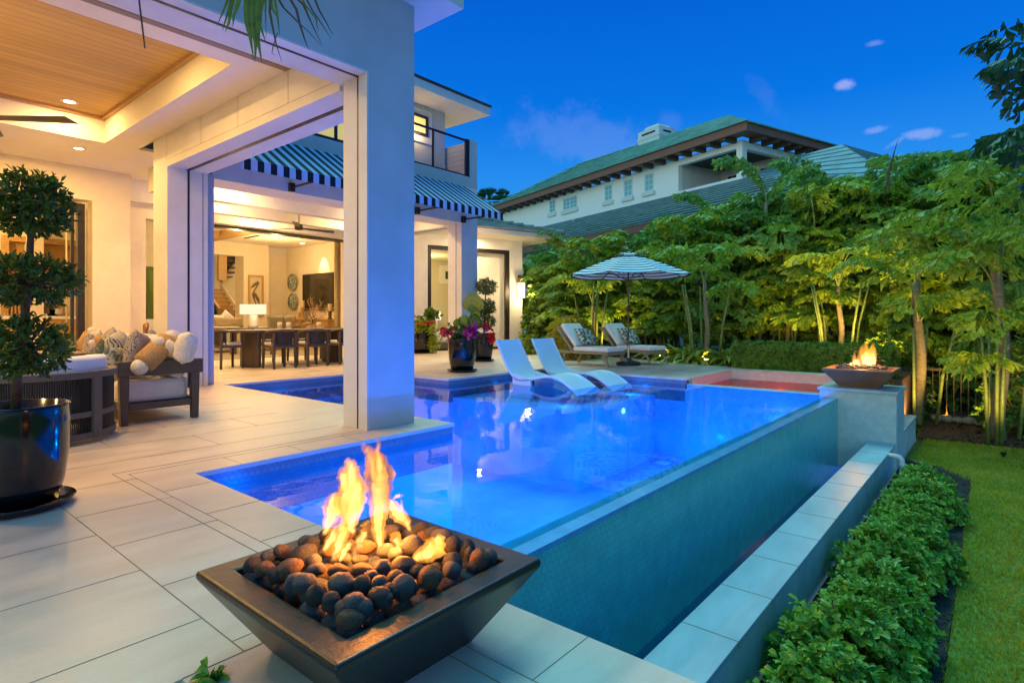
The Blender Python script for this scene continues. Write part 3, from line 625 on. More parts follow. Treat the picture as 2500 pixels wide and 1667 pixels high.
# bedroom behind the slider
br = MB(); br.box(-5.0, .3, -.02, .22, 5.5, 0); wp('floor', br, M['deck'])
br = MB(); br.box(-5.0, 4.2, 0, .22, 4.3, 3.45).box(-5.1, .3, 0, -5, 4.3, 3.45).box(-5.0, .3, 3.45, .22, 4.3, 3.5); wp('bedroom_wall', br, mat('cream_paint', (.62, .58, .40), .85))
def at_w(u, v, y):             # pixel -> local wing coordinates on the plane y behind the wall
    d = dirv(u, v); n_ = wn; t = (n_.dot(V((P0.x, P0.y, 0))) + y)/n_.dot(V((d.x, d.y, 0))); q = V((d.x*t, d.y*t, 0)) - V((P0.x, P0.y, 0)); return wd.dot(q), HC + d.z*t
c10 = crop(980, 480, 5.88); c11 = crop(1000, 550, 3.92)
xa, za = at_w(*c10(543, 985), 4.19); xb, zb = at_w(*c10(670, 1255), 4.19)
bwn = wp('bedroom_window', MB().box(xa, 4.13, zb, xa + 1.1, 4.199, za), mat('white_trim_3', (.75, .72, .62), .6))
MB().box(xa + .25, 4.10, zb + .2, xa + .85, 4.128, za - .25).build('pane', mat('night_glass', (.05, .06, .03), .15), bwn, world=False)
bd = thing('bed', 'white made bed with pillows inside the bedroom wing', 'bed', tuple(wl_(-2.6, 2.2, 0)), wr)
MB().box(-.9, -.8, .2, 1.0, 1.3, .62).build('mattress', M['white_fabric'], bd, world=False, bevel=.08)
MB().box(-.92, -.82, 0, 1.02, 1.34, .2).build('bed_frame', M['wood_grey'], bd, world=False)
for xo in (-.45, .45): MB().ball((xo, 1.0, .80), (.38, .14, .2), 14, 8).build('pillow', M['white_fabric'], bd, world=False, smooth=True)
x_, z_ = at_w(*c11(250, 785), 3.6); bl = thing('bedside_lamp', 'white shaded bedside lamp glowing behind the bed', 'lamp', tuple(wl_(x_, 3.6, .7)))
MB().lathe([(.07, 0), (.1, .1), (.06, .3), (.02, .36)], n=16).build('base', M['white_fabric'], bl, world=False, smooth=True)
MB().lathe([(.22, .34), (.20, .66), (.19, .66), (.21, .34)], n=20).build('lamp_shade', emis('bedside_shade', (1, .82, .5), 1.6), bl, world=False, smooth=True)
light('POINT', 'bedroom_lamp', tuple(wl_(-2.4, 2.2, 2.9)), 110, (1, .74, .36), .1)
light('AREA', 'eave_lamp', tuple(wl_(-1.6, -.55, 3.90)), 70, (1, .74, .40), .12)
# wall lantern
lx, lz = .39, 1.83
wlt = thing('wall_lantern', 'square bronze wall lantern lit on the corner of the bedroom wing', 'wall lantern', tuple(wl_(lx, 0, lz)), wr)
brz = mat('bronze', (.20, .13, .06), .4, metal=.6)
MB().box(-.12, -.28, .57, .12, -.04, .72).box(-.06, -.05, .6, .06, 0, .85).box(-.05, -.21, .72, .05, -.11, .78).build('cap', brz, wlt, world=False)
fr_ = MB()
for a_, b_ in ((-.12, -.28), (.11, -.28), (-.12, -.05), (.11, -.05)): fr_.box(a_, b_, 0, a_ + .012, b_ + .012, .57)
fr_.box(-.12, -.28, 0, .122, -.268, .015).box(-.12, -.05, 0, .122, -.038, .015); fr_.build('cage', brz, wlt, world=False)
MB().box(-.085, -.245, .02, .085, -.07, .55).build('glowing_glass', emis('lantern_glow', (1, .80, .50), 4.0), wlt, world=False)
light('POINT', 'lantern_lamp', tuple(wl_(lx, -.62, lz + .25)), 60, (1, .66, .30), .1)
light('POINT', 'lantern_lamp_side', tuple(wl_(lx, -.10, lz - .12)), 8, (1, .70, .36), .06)
# ================================================================== cushions and furniture helpers
def pillow_mesh(w, h, t, n=14, pinch=.10, wr=.0, seed=0):
    mb = MB(); rnd = random.Random(seed); vs = []
    for side in (1, -1):
        for i in range(n + 1):
            for j in range(n + 1):
                a, b = i/n*2 - 1, j/n*2 - 1
                e = (1 - a**4)*(1 - b**4); k = 1 - pinch*(1 - abs(b)**2)*abs(a) ; k2 = 1 - pinch*(1 - abs(a)**2)*abs(b)
                th = t/2*max(0, e)**.5*(1 + wr*sin(a*5 + seed)*cos(b*4 + seed))
                vs.append((a*w/2*k2*.5 + a*w/2*k*.5, side*th, b*h/2*k*.5 + b*h/2*k2*.5))
    m = (n+1)*(n+1); fs = []
    for s_ in (0, 1):
        for i in range(n):
            for j in range(n):
                q = [s_*m + i*(n+1) + j, s_*m + (i+1)*(n+1) + j, s_*m + (i+1)*(n+1) + j + 1, s_*m + i*(n+1) + j + 1]
                fs.append(tuple(q if s_ == 0 else q[::-1]))
    return mb.add(vs, fs)
def pillow(label, p, w, h, t, m, yaw=0, lean=0, roll=0, cat='pillow', name='throw_pillow', pinch=.1, seed=0, group=None, balls=0):
    o = pillow_mesh(w, h, t, pinch=pinch, wr=.12, seed=seed).build(name, m, smooth=True)
    o.location = p; o.rotation_euler = (lean, roll, yaw); tag(o, label, cat, group)
    return o
def bolster(label, p, length, r, yaw, m, tip=0):
    o = thing('bolster_pillow', label, 'bolster', p); d = V((cos(yaw)*cos(tip), sin(yaw)*cos(tip), sin(tip)))
    MB().tube([-d*length/2, -d*length*.42, d*length*.42, d*length/2], [r*.75, r, r, r*.75], 16).build('knitted_body', m, o, world=False, smooth=True)
    for s_ in (-1, 1):
        MB().ball(d*(length/2 + r*.35)*s_, r*.72, 14, 10).build('fleece_pompom', M['fluff'], o, world=False, smooth=True)
    return o
c9 = crop(180, 780, 7.35); cpt = crop(0, 700, 2.613)
floral = pattern('green_floral_fabric', (.42, .40, .30), (.08, .13, .11), 14, 'noise', .5, 1.5)
navy = pattern('white_fabric_with_grey_strokes', (.50, .46, .38), (.06, .08, .10), 9, 'wave', .36, 9)
speck = pattern('speckled_fabric', (.50, .46, .38), (.16, .16, .14), 40, 'noise', .47, 1.0)
dkgreen = pattern('dark_green_jacquard', (.06, .09, .08), (.34, .36, .32), 30, 'noise', .36, 1.0)
squig = pattern('beige_fabric_with_brown_squiggles', (.42, .36, .30), (.06, .05, .05), 34, 'wave', .30, 14)

# ---- portico sofa, seen from its arm
S = thing('outdoor_sofa', 'outdoor sofa with dark wood arm frame and thick off white seat cushion', 'sofa', (2.3, 6.85, 0))
sx0, sx1, sy0, sy1 = 1.93, 2.70, 6.80, 9.05; wdk = M['wood_dark']
for x in (sx0, sx1 - .09):
    for y, yy in ((sy0, sy0 + .07), (sy1 - .07, sy1)):
        MB().add([(x + .012, y, 0), (x + .078, y, 0), (x + .078, yy, 0), (x + .012, yy, 0), (x, y, .52), (x + .09, y, .52), (x + .09, yy, .52), (x, yy, .52)],
                 [(3,2,1,0),(4,5,6,7),(0,1,5,4),(1,2,6,5),(2,3,7,6),(3,0,4,7)]).build('leg', wdk, S, bevel=.004)
for y, yy in ((sy0 - .005, sy0 + .075), (sy1 - .075, sy1 + .005)): MB().box(sx0 - .02, y, .50, sx1 + .03, yy, .655).build('armrest', wdk, S, bevel=.008)
MB().box(sx0 + .02, sy0 + .072, .16, sx0 + .07, sy1 - .072, .235).box(sx1 - .07, sy0 + .072, .16, sx1 - .02, sy1 - .072, .235).box(sx0 + .09, sy0 + .01, .15, sx1 - .09, sy0 + .06, .215).box(sx0 + .07, sy0 + .08, .19, sx1 - .07, sy1 - .08, .22).build('seat_frame', wdk, S)
MB().box(sx1 - .06, sy0 + .08, .50, sx1 - .01, sy1 - .08, .64).build('back_rail', wdk, S, bevel=.006)
MB().box(sx0 + .01, sy0 + .085, .215, sx1 - .08, sy1 - .085, .455).build('seat_cushion', M['cushion'], S, bevel=.05)
bc = pillow_mesh(.66, .5, .26, pinch=.02).build('back_cushion', M['cushion'], S, world=False, smooth=True); bc.location = (2.5 - 2.3, 7.22 - 6.85, .67); bc.rotation_euler = (R(-8), 0, R(90)); bc.name = 'back_cushion'
for yy in (7.9, 8.6):
    b2 = dup(bc, S); b2.location = (2.5 - 2.3, yy - 6.85, .67)
def on_sofa(x, y, X): return onX(*c9(x, y), X)
pillow('small plain white pillow in the back corner of the portico sofa', on_sofa(2010, 500, 2.50), .44, .34, .2, M['fluff'], R(70), R(12), 0, seed=3)
p = on_sofa(1480, 580, 2.28); bolster('tan knitted bolster with cream fleece pompoms leaning over the sofa arm', p, .40, .115, R(20), M['tan'], R(38))
bolster('cream fleece bolster with pompoms behind the tan knitted one', on_sofa(1740, 520, 2.42), .22, .09, R(10), M['fluff'], R(-30))
pillow('beige square pillow with brown squiggle lines near the sofa arm', on_sofa(1130, 600, 2.18), .46, .46, .18, squig, R(58), R(10), R(10), seed=5)
pillow('large white pillow with grey palm strokes on the portico sofa', on_sofa(850, 640, 2.18), .52, .52, .20, navy, R(62), R(-14), R(-8), seed=6)
pillow('green floral pillow hanging over the front of the portico sofa seat', on_sofa(760, 820, 2.02), .40, .40, .16, floral, R(55), R(-6), R(4), seed=7)
pillow('dark green jacquard pillow farther along the portico sofa', on_sofa(560, 690, 2.10), .38, .40, .15, dkgreen, R(70), R(-6), R(10), seed=8)
pillow('speckled grey and cream pillow at the far end of the portico sofa', on_sofa(640, 470, 2.45), .50, .42, .18, speck, R(78), R(8), R(12), seed=9)
pillow('pale speckled pillow peeking over the armchair back', on_sofa(330, 470, 2.6), .50, .46, .18, speck, R(60), R(8), R(-8), seed=10)
pillow('small white pillow with blue squiggles behind the striped pillows', on_sofa(1400, 440, 2.6), .34, .30, .12, squig, R(60), R(8), R(20), seed=11)
bolster('tan bolster with cream pompom lying on the far end of the sofa', on_sofa(600, 350, 2.62), .30, .075, R(-10), M['tan'], R(18))
bolster('tan bolster standing upright beyond the armchair back', on_sofa(190, 400, 2.7), .34, .085, R(0), M['tan'], R(62))
sh = thing('small_green_lamp', 'small dark green lamp shade half hidden behind the topiary', 'lamp', tuple(onX(*c9(40, 470), 2.9)))
MB().lathe([(.13, -.16), (.07, .08), (.0, .08)], n=18).build('lamp_shade', mat('teal_shade', (.02, .10, .09), .5), sh, world=False, smooth=True)
MB().lathe([(.05, -.3), (.05, -.16)], n=12).build('base', M['oak'], sh, world=False)
# ---- glazed bird figure
bp_ = onX(*c9(1300, 390), 2.95); bird = thing('bird_figurine', 'honey glazed long necked bird figure standing behind the sofa', 'figurine', tuple(bp_))
hb = mat('honey_glaze', (.42, .17, .03), .15, spec=.7, coat=.5)
pts = [(0, 0, -.12), (0, .0, 0.0), (-.0, .03, .08), (.0, .05, .16), (0, .035, .225), (0, -.005, .235), (0, -.03, .19), (0, -.032, .13)]
MB().tube([V(q) for q in pts], [.09, .055, .03, .027, .03, .036, .024, .008], 14).ball((0, -.0, -.16), (.11, .16, .10), 16, 10).build('body', hb, bird, world=False, smooth=True)

# ---- cord armchair seen from behind
ac = onD(82, 900, 5.2); AC = thing('cord_armchair', 'round backed outdoor armchair with black vertical cords and grey wood rails', 'armchair', (ac.x, ac.y, 0))
def arc(r_, z, a0, a1, n=40, c=(0, 0)): return [V((c[0] + r_*cos(a0 + (a1-a0)*i/n), c[1] + r_*sin(a0 + (a1-a0)*i/n), z)) for i in range(n + 1)]
def band_(mb, r0, r1, z0, z1, a0, a1, n=40):
    vs = []
    for i in range(n + 1):
        a = a0 + (a1-a0)*i/n
        for rr, zz in ((r0, z0), (r1, z0), (r1, z1), (r0, z1)): vs.append((rr*cos(a), rr*sin(a), zz))
    fs = [(i*4 + j, i*4 + (j+1) % 4, (i+1)*4 + (j+1) % 4, (i+1)*4 + j) for i in range(n) for j in range(4)] + [(3, 2, 1, 0), (n*4, n*4+1, n*4+2, n*4+3)]
    return mb.add(vs, fs)
A0, A1 = R(-215), R(20); Rr = .60
band_(MB(), Rr - .05, Rr + .025, .575, .635, A0, A1).build('top_rail', M['wood_grey'], AC, world=False, bevel=.006)
band_(MB(), Rr - .02, Rr + .015, .235, .285, A0, A1).build('middle_rail', M['wood_grey'], AC, world=False, bevel=.005)
band_(MB(), Rr - .03, Rr + .015, .045, .10, 0, 2*pi, 64).build('bottom_ring', M['wood_grey'], AC, world=False)
cd_ = MB()
for i in range(150):
    a = A0 + (A1 - A0)*i/149; c_, s_ = cos(a), sin(a)
    for z0, z1 in ((.10, .235), (.285, .575)):
        cd_.tube([(Rr*.985*c_, Rr*.985*s_, z0), (Rr*.985*c_, Rr*.985*s_, z1)], .0068, 4, cap=False)
cd_.build('cord_back', M['cord'], AC, world=False)
for a in (R(-128), R(-55), R(-200), R(15)):
    m_ = Matrix.Rotation(a, 3, 'Z'); MB().obox(m_ @ V((Rr, 0, .335)), (.05, .085, .50), m_).build('post', M['wood_grey'], AC, world=False)
MB().lathe([(0, .25), (.53, .25), (.55, .30), (.55, .40), (.5, .44), (0, .45)], n=40).build('seat_cushion', M['white_fabric'], AC, world=False, smooth=True)
bk = MB()
band_(bk, Rr - .24, Rr - .06, .44, .76, R(-170), R(-8), 36); bk.build('back_cushion', M['white_fabric'], AC, world=False, bevel=.05, smooth=True)

# ---- ceiling fans (at rest)
def fan(label, c, ztop, blade, ang, n=3, drop=.35):
    t = thing('ceiling_fan', label, 'ceiling fan', c); fm = mat('fan_bronze', (.035, .03, .025), .35)
    MB().lathe([(0, -.09), (.10, -.08), (.11, .03), (.05, .06), (0, .06)], n=24).build('motor', fm, t, world=False, smooth=True)
    MB().tube([(0, 0, .05), (0, 0, ztop - c[2])], .014, 8).build('downrod', fm, t, world=False)
    for k in range(n):
        a = ang + 2*pi*k/n; d = V((cos(a), sin(a), 0)); s = V((-sin(a), cos(a), 0)); w0, w1 = .055, .075
        MB().slab(d*.09 - s*w0 + V((0, 0, -.045)), d*.09 + s*w0 + V((0, 0, -.06)), d*blade + s*w1 + V((0, 0, -.065)), d*(blade - .06) - s*w1 + V((0, 0, -.03)), .012).build('blade', fm, t, world=False)
    return t
fan('dark three blade ceiling fan in the loggia above the dining table', tuple(onY(*crop(450, 400, 5.227)(1463, 800), 13.0)), 4.0, .95, R(-5))
fan('dark ceiling fan of the portico with one blade tip showing', (1.30, 9.54, 3.62), 4.3, 1.0, math.atan2(8.87 - 9.54, 2.0 - 1.30))

# ---- recessed lights
rg = emis('downlight_glow', (1, .82, .52), 14)
c1 = crop(0, 0, 2.6133)
def downlight(label, p, r_=.075):
    t = thing('recessed_light', label, 'recessed light', tuple(p), group=None)
    MB().lathe([(r_*.8, -.002), (r_*1.25, -.002), (r_*1.25, -.01), (r_*.8, -.01)], n=24).build('trim_ring', M['ceiling'], t, world=False)
    MB().lathe([(0, -.004), (r_*.8, -.004), (r_*.8, -.007), (0, -.007)], n=24).build('glowing_lens', rg, t, world=False)
    return t
downlight('lit recessed light in the pine tray ceiling', G(*c1(443, 648), 4.36), .09)
downlight('lit recessed light in the white soffit below the tray ceiling', G(*c1(503, 947), 3.95), .085)
light('AREA', 'tray_lamp', tuple(G(*c1(443, 648), 4.36) - V((0, 0, .02))), 45, WARM, .12)
light('AREA', 'soffit_lamp', tuple(G(*c1(503, 947), 3.95) - V((0, 0, .02))), 45, WARM, .12)

# ================================================================== dining set in the loggia
ch = thing('dining_chair', 'dark teak dining chair with cord back at the left end of the table', 'dining chair', (0, 0, 0), group='dark cord back chairs around the dining table')
for x in (-.24, .24):
    for y in (-.22, .22):
        MB().add([(x*1.04 - .02, y*1.08 - .02, 0), (x*1.04 + .02, y*1.08 - .02, 0), (x*1.04 + .02, y*1.08 + .02, 0), (x*1.04 - .02, y*1.08 + .02, 0), (x - .024, y - .024, .78), (x + .024, y - .024, .78), (x + .024, y + .024, .78), (x - .024, y + .024, .78)],
                 [(3,2,1,0),(4,5,6,7),(0,1,5,4),(1,2,6,5),(2,3,7,6),(3,0,4,7)]).build('leg', wdk, ch)
MB().box(-.27, -.25, .455, .27, .25, .50).build('seat_frame', wdk, ch)
MB().box(-.24, -.20, .50, .24, .25, .575).build('seat_cushion', M['cushion'], ch, bevel=.03)
def ell(a, z, k=1): return V((.285*k*cos(a), -.0 + (.29 if sin(a) < 0 else .26)*k*sin(a), z))
tp = [ell(R(150) + R(240)*i/24, .79 + .05*sin(pi*i/24)) for i in range(25)]
MB().tube(tp, .027, 8).build('top_rail', wdk, ch)
bk = MB(); n_ = 16
for i in range(n_):
    a, b = R(205) + R(130)*i/n_, R(205) + R(130)*(i+1)/n_
    bk.slab(ell(a, .52, .97), ell(b, .52, .97), ell(b, .80, .98), ell(a, .80, .98), .012)
bk.build('cord_back', M['cord'], ch)
chs = [((5.74, 13.03), -90, None), ((6.50, 12.17), 0, 'dark cord back dining chair, nearest one left of the middle of the table front'), ((7.28, 12.13), 0, 'dark cord back dining chair in the middle of the table front'),
       ((8.12, 12.15), 0, 'dark cord back dining chair half hidden by the corner column'), ((7.05, 13.74), 180, 'dark dining chair on the far side of the table, leftmost of that side'), ((7.95, 13.76), 180, 'dark dining chair on the far side of the table, middle of that side'), ((8.9, 13.76), 180, 'dark dining chair on the far side of the table, rightmost of that side')]
for i, ((x, y), a, lb) in enumerate(chs):
    if i == 0: ch.location = (x, y, 0); ch.rotation_euler = (0, 0, R(a))
    else: dup(ch, loc=(x, y, 0), rotz=R(a), label=lb)
tb_ = thing('dining_table', 'long dark wood dining table with rounded ends on two oval pedestals', 'dining table', (7.6, 12.98, 0))
pol = []
for i in range(13): a = R(-90) + pi*i/12; pol.append((9.1 + .45*cos(a), 12.98 + .62*sin(a)))
for i in range(13): a = R(90) + pi*i/12; pol.append((6.1 + .45*cos(a), 12.98 + .62*sin(a)))
MB().prism(pol, .79, .84).build('tabletop', M['wood_dark'], tb_, bevel=.01)
for cx in (6.25, 8.35):
    MB().prism([(cx + .14*cos(R(15*i)), 13.0 + (.42 if 1 else 0)*sin(R(15*i))) for i in range(24)], 0, .79).build('pedestal', M['wood_dark'], tb_)
cdc = crop(450, 600, 4.48); wax = mat('cream_wax', (.62, .50, .32), .5); glassy = mat('pale_candle_glass', (.55, .50, .42), .15, spec=.6)
cn = None
for (x, lb) in [(1043, 'cream pillar candle in a glass, leftmost on the dining table'), (1140, 'cream pillar candle in a glass, second from the left on the dining table'), (1365, 'cream pillar candle in a glass right of the driftwood'), (1468, 'cream pillar candle in a glass, rightmost on the dining table')]:
    p = onY(*cdc(x, 890), 12.95)
    if cn is None:
        cn = thing('candle', lb, 'candle', (p.x, p.y, .84), group='candles on the dining table')
        MB().lathe([(0, 0), (.055, 0), (.055, .16), (.045, .165), (0, .16)], n=16).build('wax', wax, cn, world=False, smooth=True)
        MB().lathe([(0, -.0), (.08, 0), (.08, .02), (.058, .022), (0, .022)], n=20).build('glass_base', glassy, cn, world=False, smooth=True)
    else: dup(cn, loc=(p.x, p.y, .84), label=lb)
def branchy(mb, p, d, ln, r_, lev, rnd, up=.15):
    pts = [p]; q = V(p)
    for i in range(5):
        d = (d + V((rnd.uniform(-.4, .4), rnd.uniform(-.4, .4), rnd.uniform(-.3, .4)*.8 + up*.2))).normalized(); q = q + d*ln/5; pts.append(q)
    mb.tube(pts, [r_*(1 - .13*i) for i in range(6)], 5)
    if lev:
        for i in (2, 3, 4, 5):
            dd = (d + V((rnd.uniform(-1, 1), rnd.uniform(-1, 1), rnd.uniform(-.2, .9)))).normalized(); branchy(mb, pts[i], dd, ln*.6, r_*.55, lev - 1, rnd)
rn = random.Random(4); dw = thing('driftwood', 'gnarled brown driftwood centrepiece between the table candles', 'driftwood', tuple(onY(*cdc(1250, 905), 12.95)))
dm_ = MB(); b0 = onY(*cdc(1190, 885), 12.95); branchy(dm_, b0, V((1, 0, .05)), .55, .025, 2, rn); branchy(dm_, b0 + V((.15, 0, 0)), V((.3, 0, 1)), .2, .02, 1, rn); dm_.build('branches', mat('driftwood_brown', (.16, .08, .035), .7), dw)

# ================================================================== living room beyond
LR = thing('living_room', 'warm white living room shell with coffered ceiling behind the loggia', 'room', (8, 20, 0))
def lp(name, mb, m=M['wall_in'], **kw): return mb.build(name, m, LR, **kw)
XT = 12.27; pxl = onY(595, 700, 21.9).x; pxr = onY(656.6, 700, 21.9).x
lp('wall', MB().box(XT, 15.42, 0, XT + .2, 22.6, 4.0)); lp('wall', MB().box(pxr, 22.4, 0, XT, 22.6, 4.0)); lp('wall', MB().box(pxl, 21.9, 0, pxr, 22.6, 4.0))
lp('wall', MB().box(3.0, 30.3, 0, 15.5, 30.5, 5.6).box(15.3, 22.6, 0, 15.5, 30.3, 5.6)); lp('wall', MB().box(2.8, 15.42, 0, 3.0, 30.3, 5.6)); lp('wall', MB().box(10.33, 15.42, 0, XT, 15.6, 3.96).box(10.9, 15.42, 3.96, 15.3, 15.6, 4.3))
lp('header', MB().box(3.0, 21.9, 3.45, pxl, 22.3, 4.0)); lp('ceiling', MB().box(3.0, 15.42, 3.95, XT, 22.3, 4.0).box(3.0, 22.3, 5.4, 15.5, 30.5, 5.5), M['ceiling'])
bmz = MB()
for y in (17.2, 19.4, 21.2): bmz.box(3.0, y, 3.72, 8.3, y + .3, 3.949)
bmz.box(8.3, 16.5, 3.72, 8.6, 21.9, 3.949); lp('ceiling_beam', bmz, M['oak'])
lp('ceiling_vent', MB().box(9.6, 19.5, 3.93, 9.68, 20.5, 3.948), M['dark'])
c3x = crop(450, 400, 5.227)
downlight('lit recessed light in the living room ceiling near the television wall', G(*c3x(1507, 1015), 3.95), .11)
for i, (x, y) in enumerate([(1675, 1170), (1885, 1150)]):
    p = onX(*c3x(x, y), XT - .35); p.z = 3.85; t = onX(*c3x(x, y + 200), XT)
    light('SPOT', 'wall_washer', tuple(p), 160, (1, .72, .40), .03, tuple(V((XT, p.y, 2.6))), 50, .6)
for (x, y) in [(8, 17.5), (10.3, 19.5), (6.5, 20.5), (10.5, 26)]:
    light('POINT', 'living_glow', (x, y, 3.1 if y < 24 else 3.9), 140 if y < 24 else 220, WARM2, .08)
light('POINT', 'stair_glow', (13.6, 26.0, 3.9), 200, WARM2, .08)
# television
tv = thing('television', 'large black wall mounted television tilted over the sideboard', 'television', tuple(onX(*cdc(1480, 500), XT - .05)))
q = [onX(*cdc(*a), XT - .07) for a in ((1335, 683), (1283, 320))]
yL = (q[0].y + q[1].y)/2; zt_, zb_ = q[1].z, q[0].z
MB().box(XT - .11, yL - 3.0, zb_, XT - .03, yL + .05, zt_).build('body', M['black'], tv)
MB().box(XT - .114, yL - 2.96, zb_ + .04, XT - .1105, yL + .01, zt_ - .04).build('screen', mat('dark_screen', (.02, .018, .012), .12, spec=.6), tv)
MB().box(XT - .08, yL - 2.9, zb_ - .10, XT - .04, yL + .0, zb_ - .03).build('sound_bar', M['wood_grey'], tv)
bw_ = pattern('blue_white_china', (.55, .58, .50), (.05, .10, .10), 22, 'noise', .52, 1.2, .25)
for (x, y), lb in [((1198, 400), 'blue and white patterned china plate, upper of the two on the wall'), ((1203, 612), 'blue and white patterned china plate, lower of the two on the wall')]:
    p = onX(*cdc(x, y), XT - .02); t = thing('wall_plate', lb, 'wall plate', tuple(p), group='china plates beside the television'); t.rotation_euler = (0, R(-90), 0)
    MB().lathe([(0, .03), (.19, .035), (.35, .08), (.35, .09), (.18, .05), (0, .045)], n=36).build('plate', bw_, t, world=False, smooth=True)
# sideboard and its dressing
ya, yb = onX(*cdc(1110, 800), 11.75).y, onX(*cdc(1580, 800), 11.75).y
sb = thing('sideboard', 'long honey oak sideboard below the television', 'sideboard', (11.95, (ya + yb)/2, 0))
MB().box(11.72, yb, 0, 12.25, ya, 1.02).build('cabinet_body', M['oak'], sb); MB().box(11.68, yb - .03, 1.021, 12.26, ya + .03, 1.07).build('top', M['oak'], sb)
for k in range(4): MB().box(11.705, yb + .06 + k*(ya - yb - .1)/4, .12, 11.718, yb + .02 + (k+1)*(ya - yb - .1)/4, .95).build('door', M['oak'], sb)
for (x, h_, lb) in [(1280, .42, 'tall cream candle on a carved wood holder'), (1252, .22, 'shorter cream candle beside the tallest one on the sideboard'), (1580, .26, 'cream candle on a dark turned stand at the right end of the sideboard')]:
    p = onX(*cdc(x, 795), 11.9); t = thing('candlestick', lb, 'candlestick', (11.95, p.y, 1.07))
    MB().lathe([(.10, 0), (.05, .08), (.07, h_*.6), (.06, h_), (.10, h_ + .04), (0, h_ + .04)], n=14).build('holder', M['twig'] if x > 1500 else M['oak'], t, world=False, smooth=True)
    MB().lathe([(0, h_ + .04), (.075, h_ + .04), (.075, h_ + .30), (0, h_ + .30)], n=14).build('wax', wax, t, world=False)
cr = MB(); rn = random.Random(8)
for k in range(5): branchy(cr, V((11.95, onX(*cdc(1330 + 45*k, 780), 11.9).y, 1.12)), V((0, -1 if k % 2 else 1, .5)), .6, .018, 2, rn)
tag(cr.build('branch_sculpture', mat('pale_wood', (.50, .32, .16), .6)), 'pale tangled branch sculpture lying on the sideboard', 'branch sculpture')
# framed pelican print, drawn as simple shapes
pa, pb_ = onY(*cdc(695, 338), 21.9), onY(*cdc(862, 775), 21.9); z1p = onY(*cdc(862, 328), 21.9).z
fp = thing('framed_print', 'framed brown and cream print of a long billed pelican on the far wall', 'picture', ((pa.x + pb_.x)/2, 21.88, pb_.z))
w_ = pb_.x - pa.x; h_ = z1p - pb_.z
MB().box(pa.x, 21.84, pb_.z, pa.x + .07, 21.895, z1p).box(pb_.x - .07, 21.84, pb_.z, pb_.x, 21.895, z1p).box(pa.x + .07, 21.84, pb_.z, pb_.x - .07, 21.895, pb_.z + .07).box(pa.x + .07, 21.84, z1p - .07, pb_.x - .07, 21.895, z1p).build('frame', M['oak'], fp)
MB().box(pa.x + .07, 21.875, pb_.z + .07, pb_.x - .07, 21.89, z1p - .07).build('paper', mat('cream_paper', (.55, .46, .30), .8), fp)
def pe(x, y): return onY(*cdc(x, y), 21.872)
ink = mat('brown_ink', (.14, .09, .05), .7)
pel = MB(); pel.tube([pe(800, 385), pe(812, 410), pe(790, 450), pe(765, 490), pe(752, 530), pe(765, 590), pe(785, 640)], [.02, .03, .028, .025, .05, .03, .02], 6)
pel.tube([pe(805, 395), pe(780, 415), pe(750, 440), pe(725, 462)], [.04, .06, .05, .008], 6); pel.tube([pe(770, 520), pe(800, 580), pe(822, 640)], [.05, .06, .02], 6); pel.build('bird_drawing', ink, fp)
# table lamp on a console
D_ = 17.6; lb0 = onD(*cdc(752, 900), D_); tl = thing('table_lamp', 'white ceramic table lamp with a glowing rectangular shade', 'table lamp', tuple(lb0))
MB().lathe([(0, 0), (.14, 0), (.150, .08), (.150, .30), (.12, .42), (.05, .49), (0, .49)], n=24).build('ceramic_base', M['white_fabric'], tl, world=False, smooth=True)
s0, s1 = onD(*cdc(632, 750), D_), onD(*cdc(872, 640), D_); tt = (s1 - s0).xy.to_3d(); wsh = tt.length; dirs = tt.normalized(); rot_ = Matrix.Rotation(math.atan2(dirs.y, dirs.x), 3, 'Z')
cs_ = V(((s0.x + s1.x)/2, (s0.y + s1.y)/2, (s0.z + s1.z)/2)) - lb0
MB().obox(cs_, (wsh, .32, s1.z - s0.z), rot_).build('lamp_shade', emis('lamp_shade_glow', (1, .78, .50), 1.25), tl, world=False)
light('POINT', 'table_lamp_bulb', (lb0.x - .1, lb0.y - .45, lb0.z + .5), 10, WARM2, .2)
cl_ = thing('console_table', 'low console table carrying the ceramic lamp behind the sofa', 'console', (lb0.x, lb0.y, 0))
MB().obox((0, 0, lb0.z - .03), (1.4, .4, .05), rot_).build('top', M['wood_grey'], cl_, world=False)
for sx in (-.6, .6): MB().obox(rot_ @ V((sx, 0, (lb0.z - .06)/2)), (.06, .3, lb0.z - .06), rot_).build('leg', M['wood_grey'], cl_, world=False)
# sofas, pillows, rug
ls = thing('living_sofa', 'cream upholstered sofa seen from behind in the living room', 'sofa', (6.6, 19.3, 0)); a_ = G(*cdc(220, 1180)); b_ = G(*cdc(615, 1165))
MB().box(5.4, 18.85, .04, b_.x, 19.15, .78).build('back', M['cushion'], ls, bevel=.06); MB().box(5.4, 19.16, .04, b_.x, 20.0, .45).build('seat', M['cushion'], ls, bevel=.06)
MB().box(5.38, 18.80, .77, b_.x + .02, 19.17, .84).build('top_roll', M['cushion'], ls, bevel=.03)
pillow('long beige lumbar pillow on top of the cream living room sofa', onY(*cdc(470, 838), 19.3), 1.05, .34, .2, mat('beige_linen', (.40, .32, .20), .9), 0, 0)
pillow('white pillow with pointed corners left of the beige lumbar pillow', onY(*cdc(300, 825), 19.45), .75, .45, .2, M['white_fabric'], 0, 0, R(6), seed=2)
pillow('white pillow corner showing right of the beige lumbar pillow', onY(*cdc(470, 800), 19.6), .5, .4, .2, M['white_fabric'], 0, 0, R(40), seed=2)
ls2 = thing('living_armchair', 'second cream upholstered sofa behind the dining chairs', 'sofa', (10.2, 19.5, 0))
x0_, x1_ = onY(*cdc(830, 900), 19).x, onY(*cdc(1240, 900), 19).x
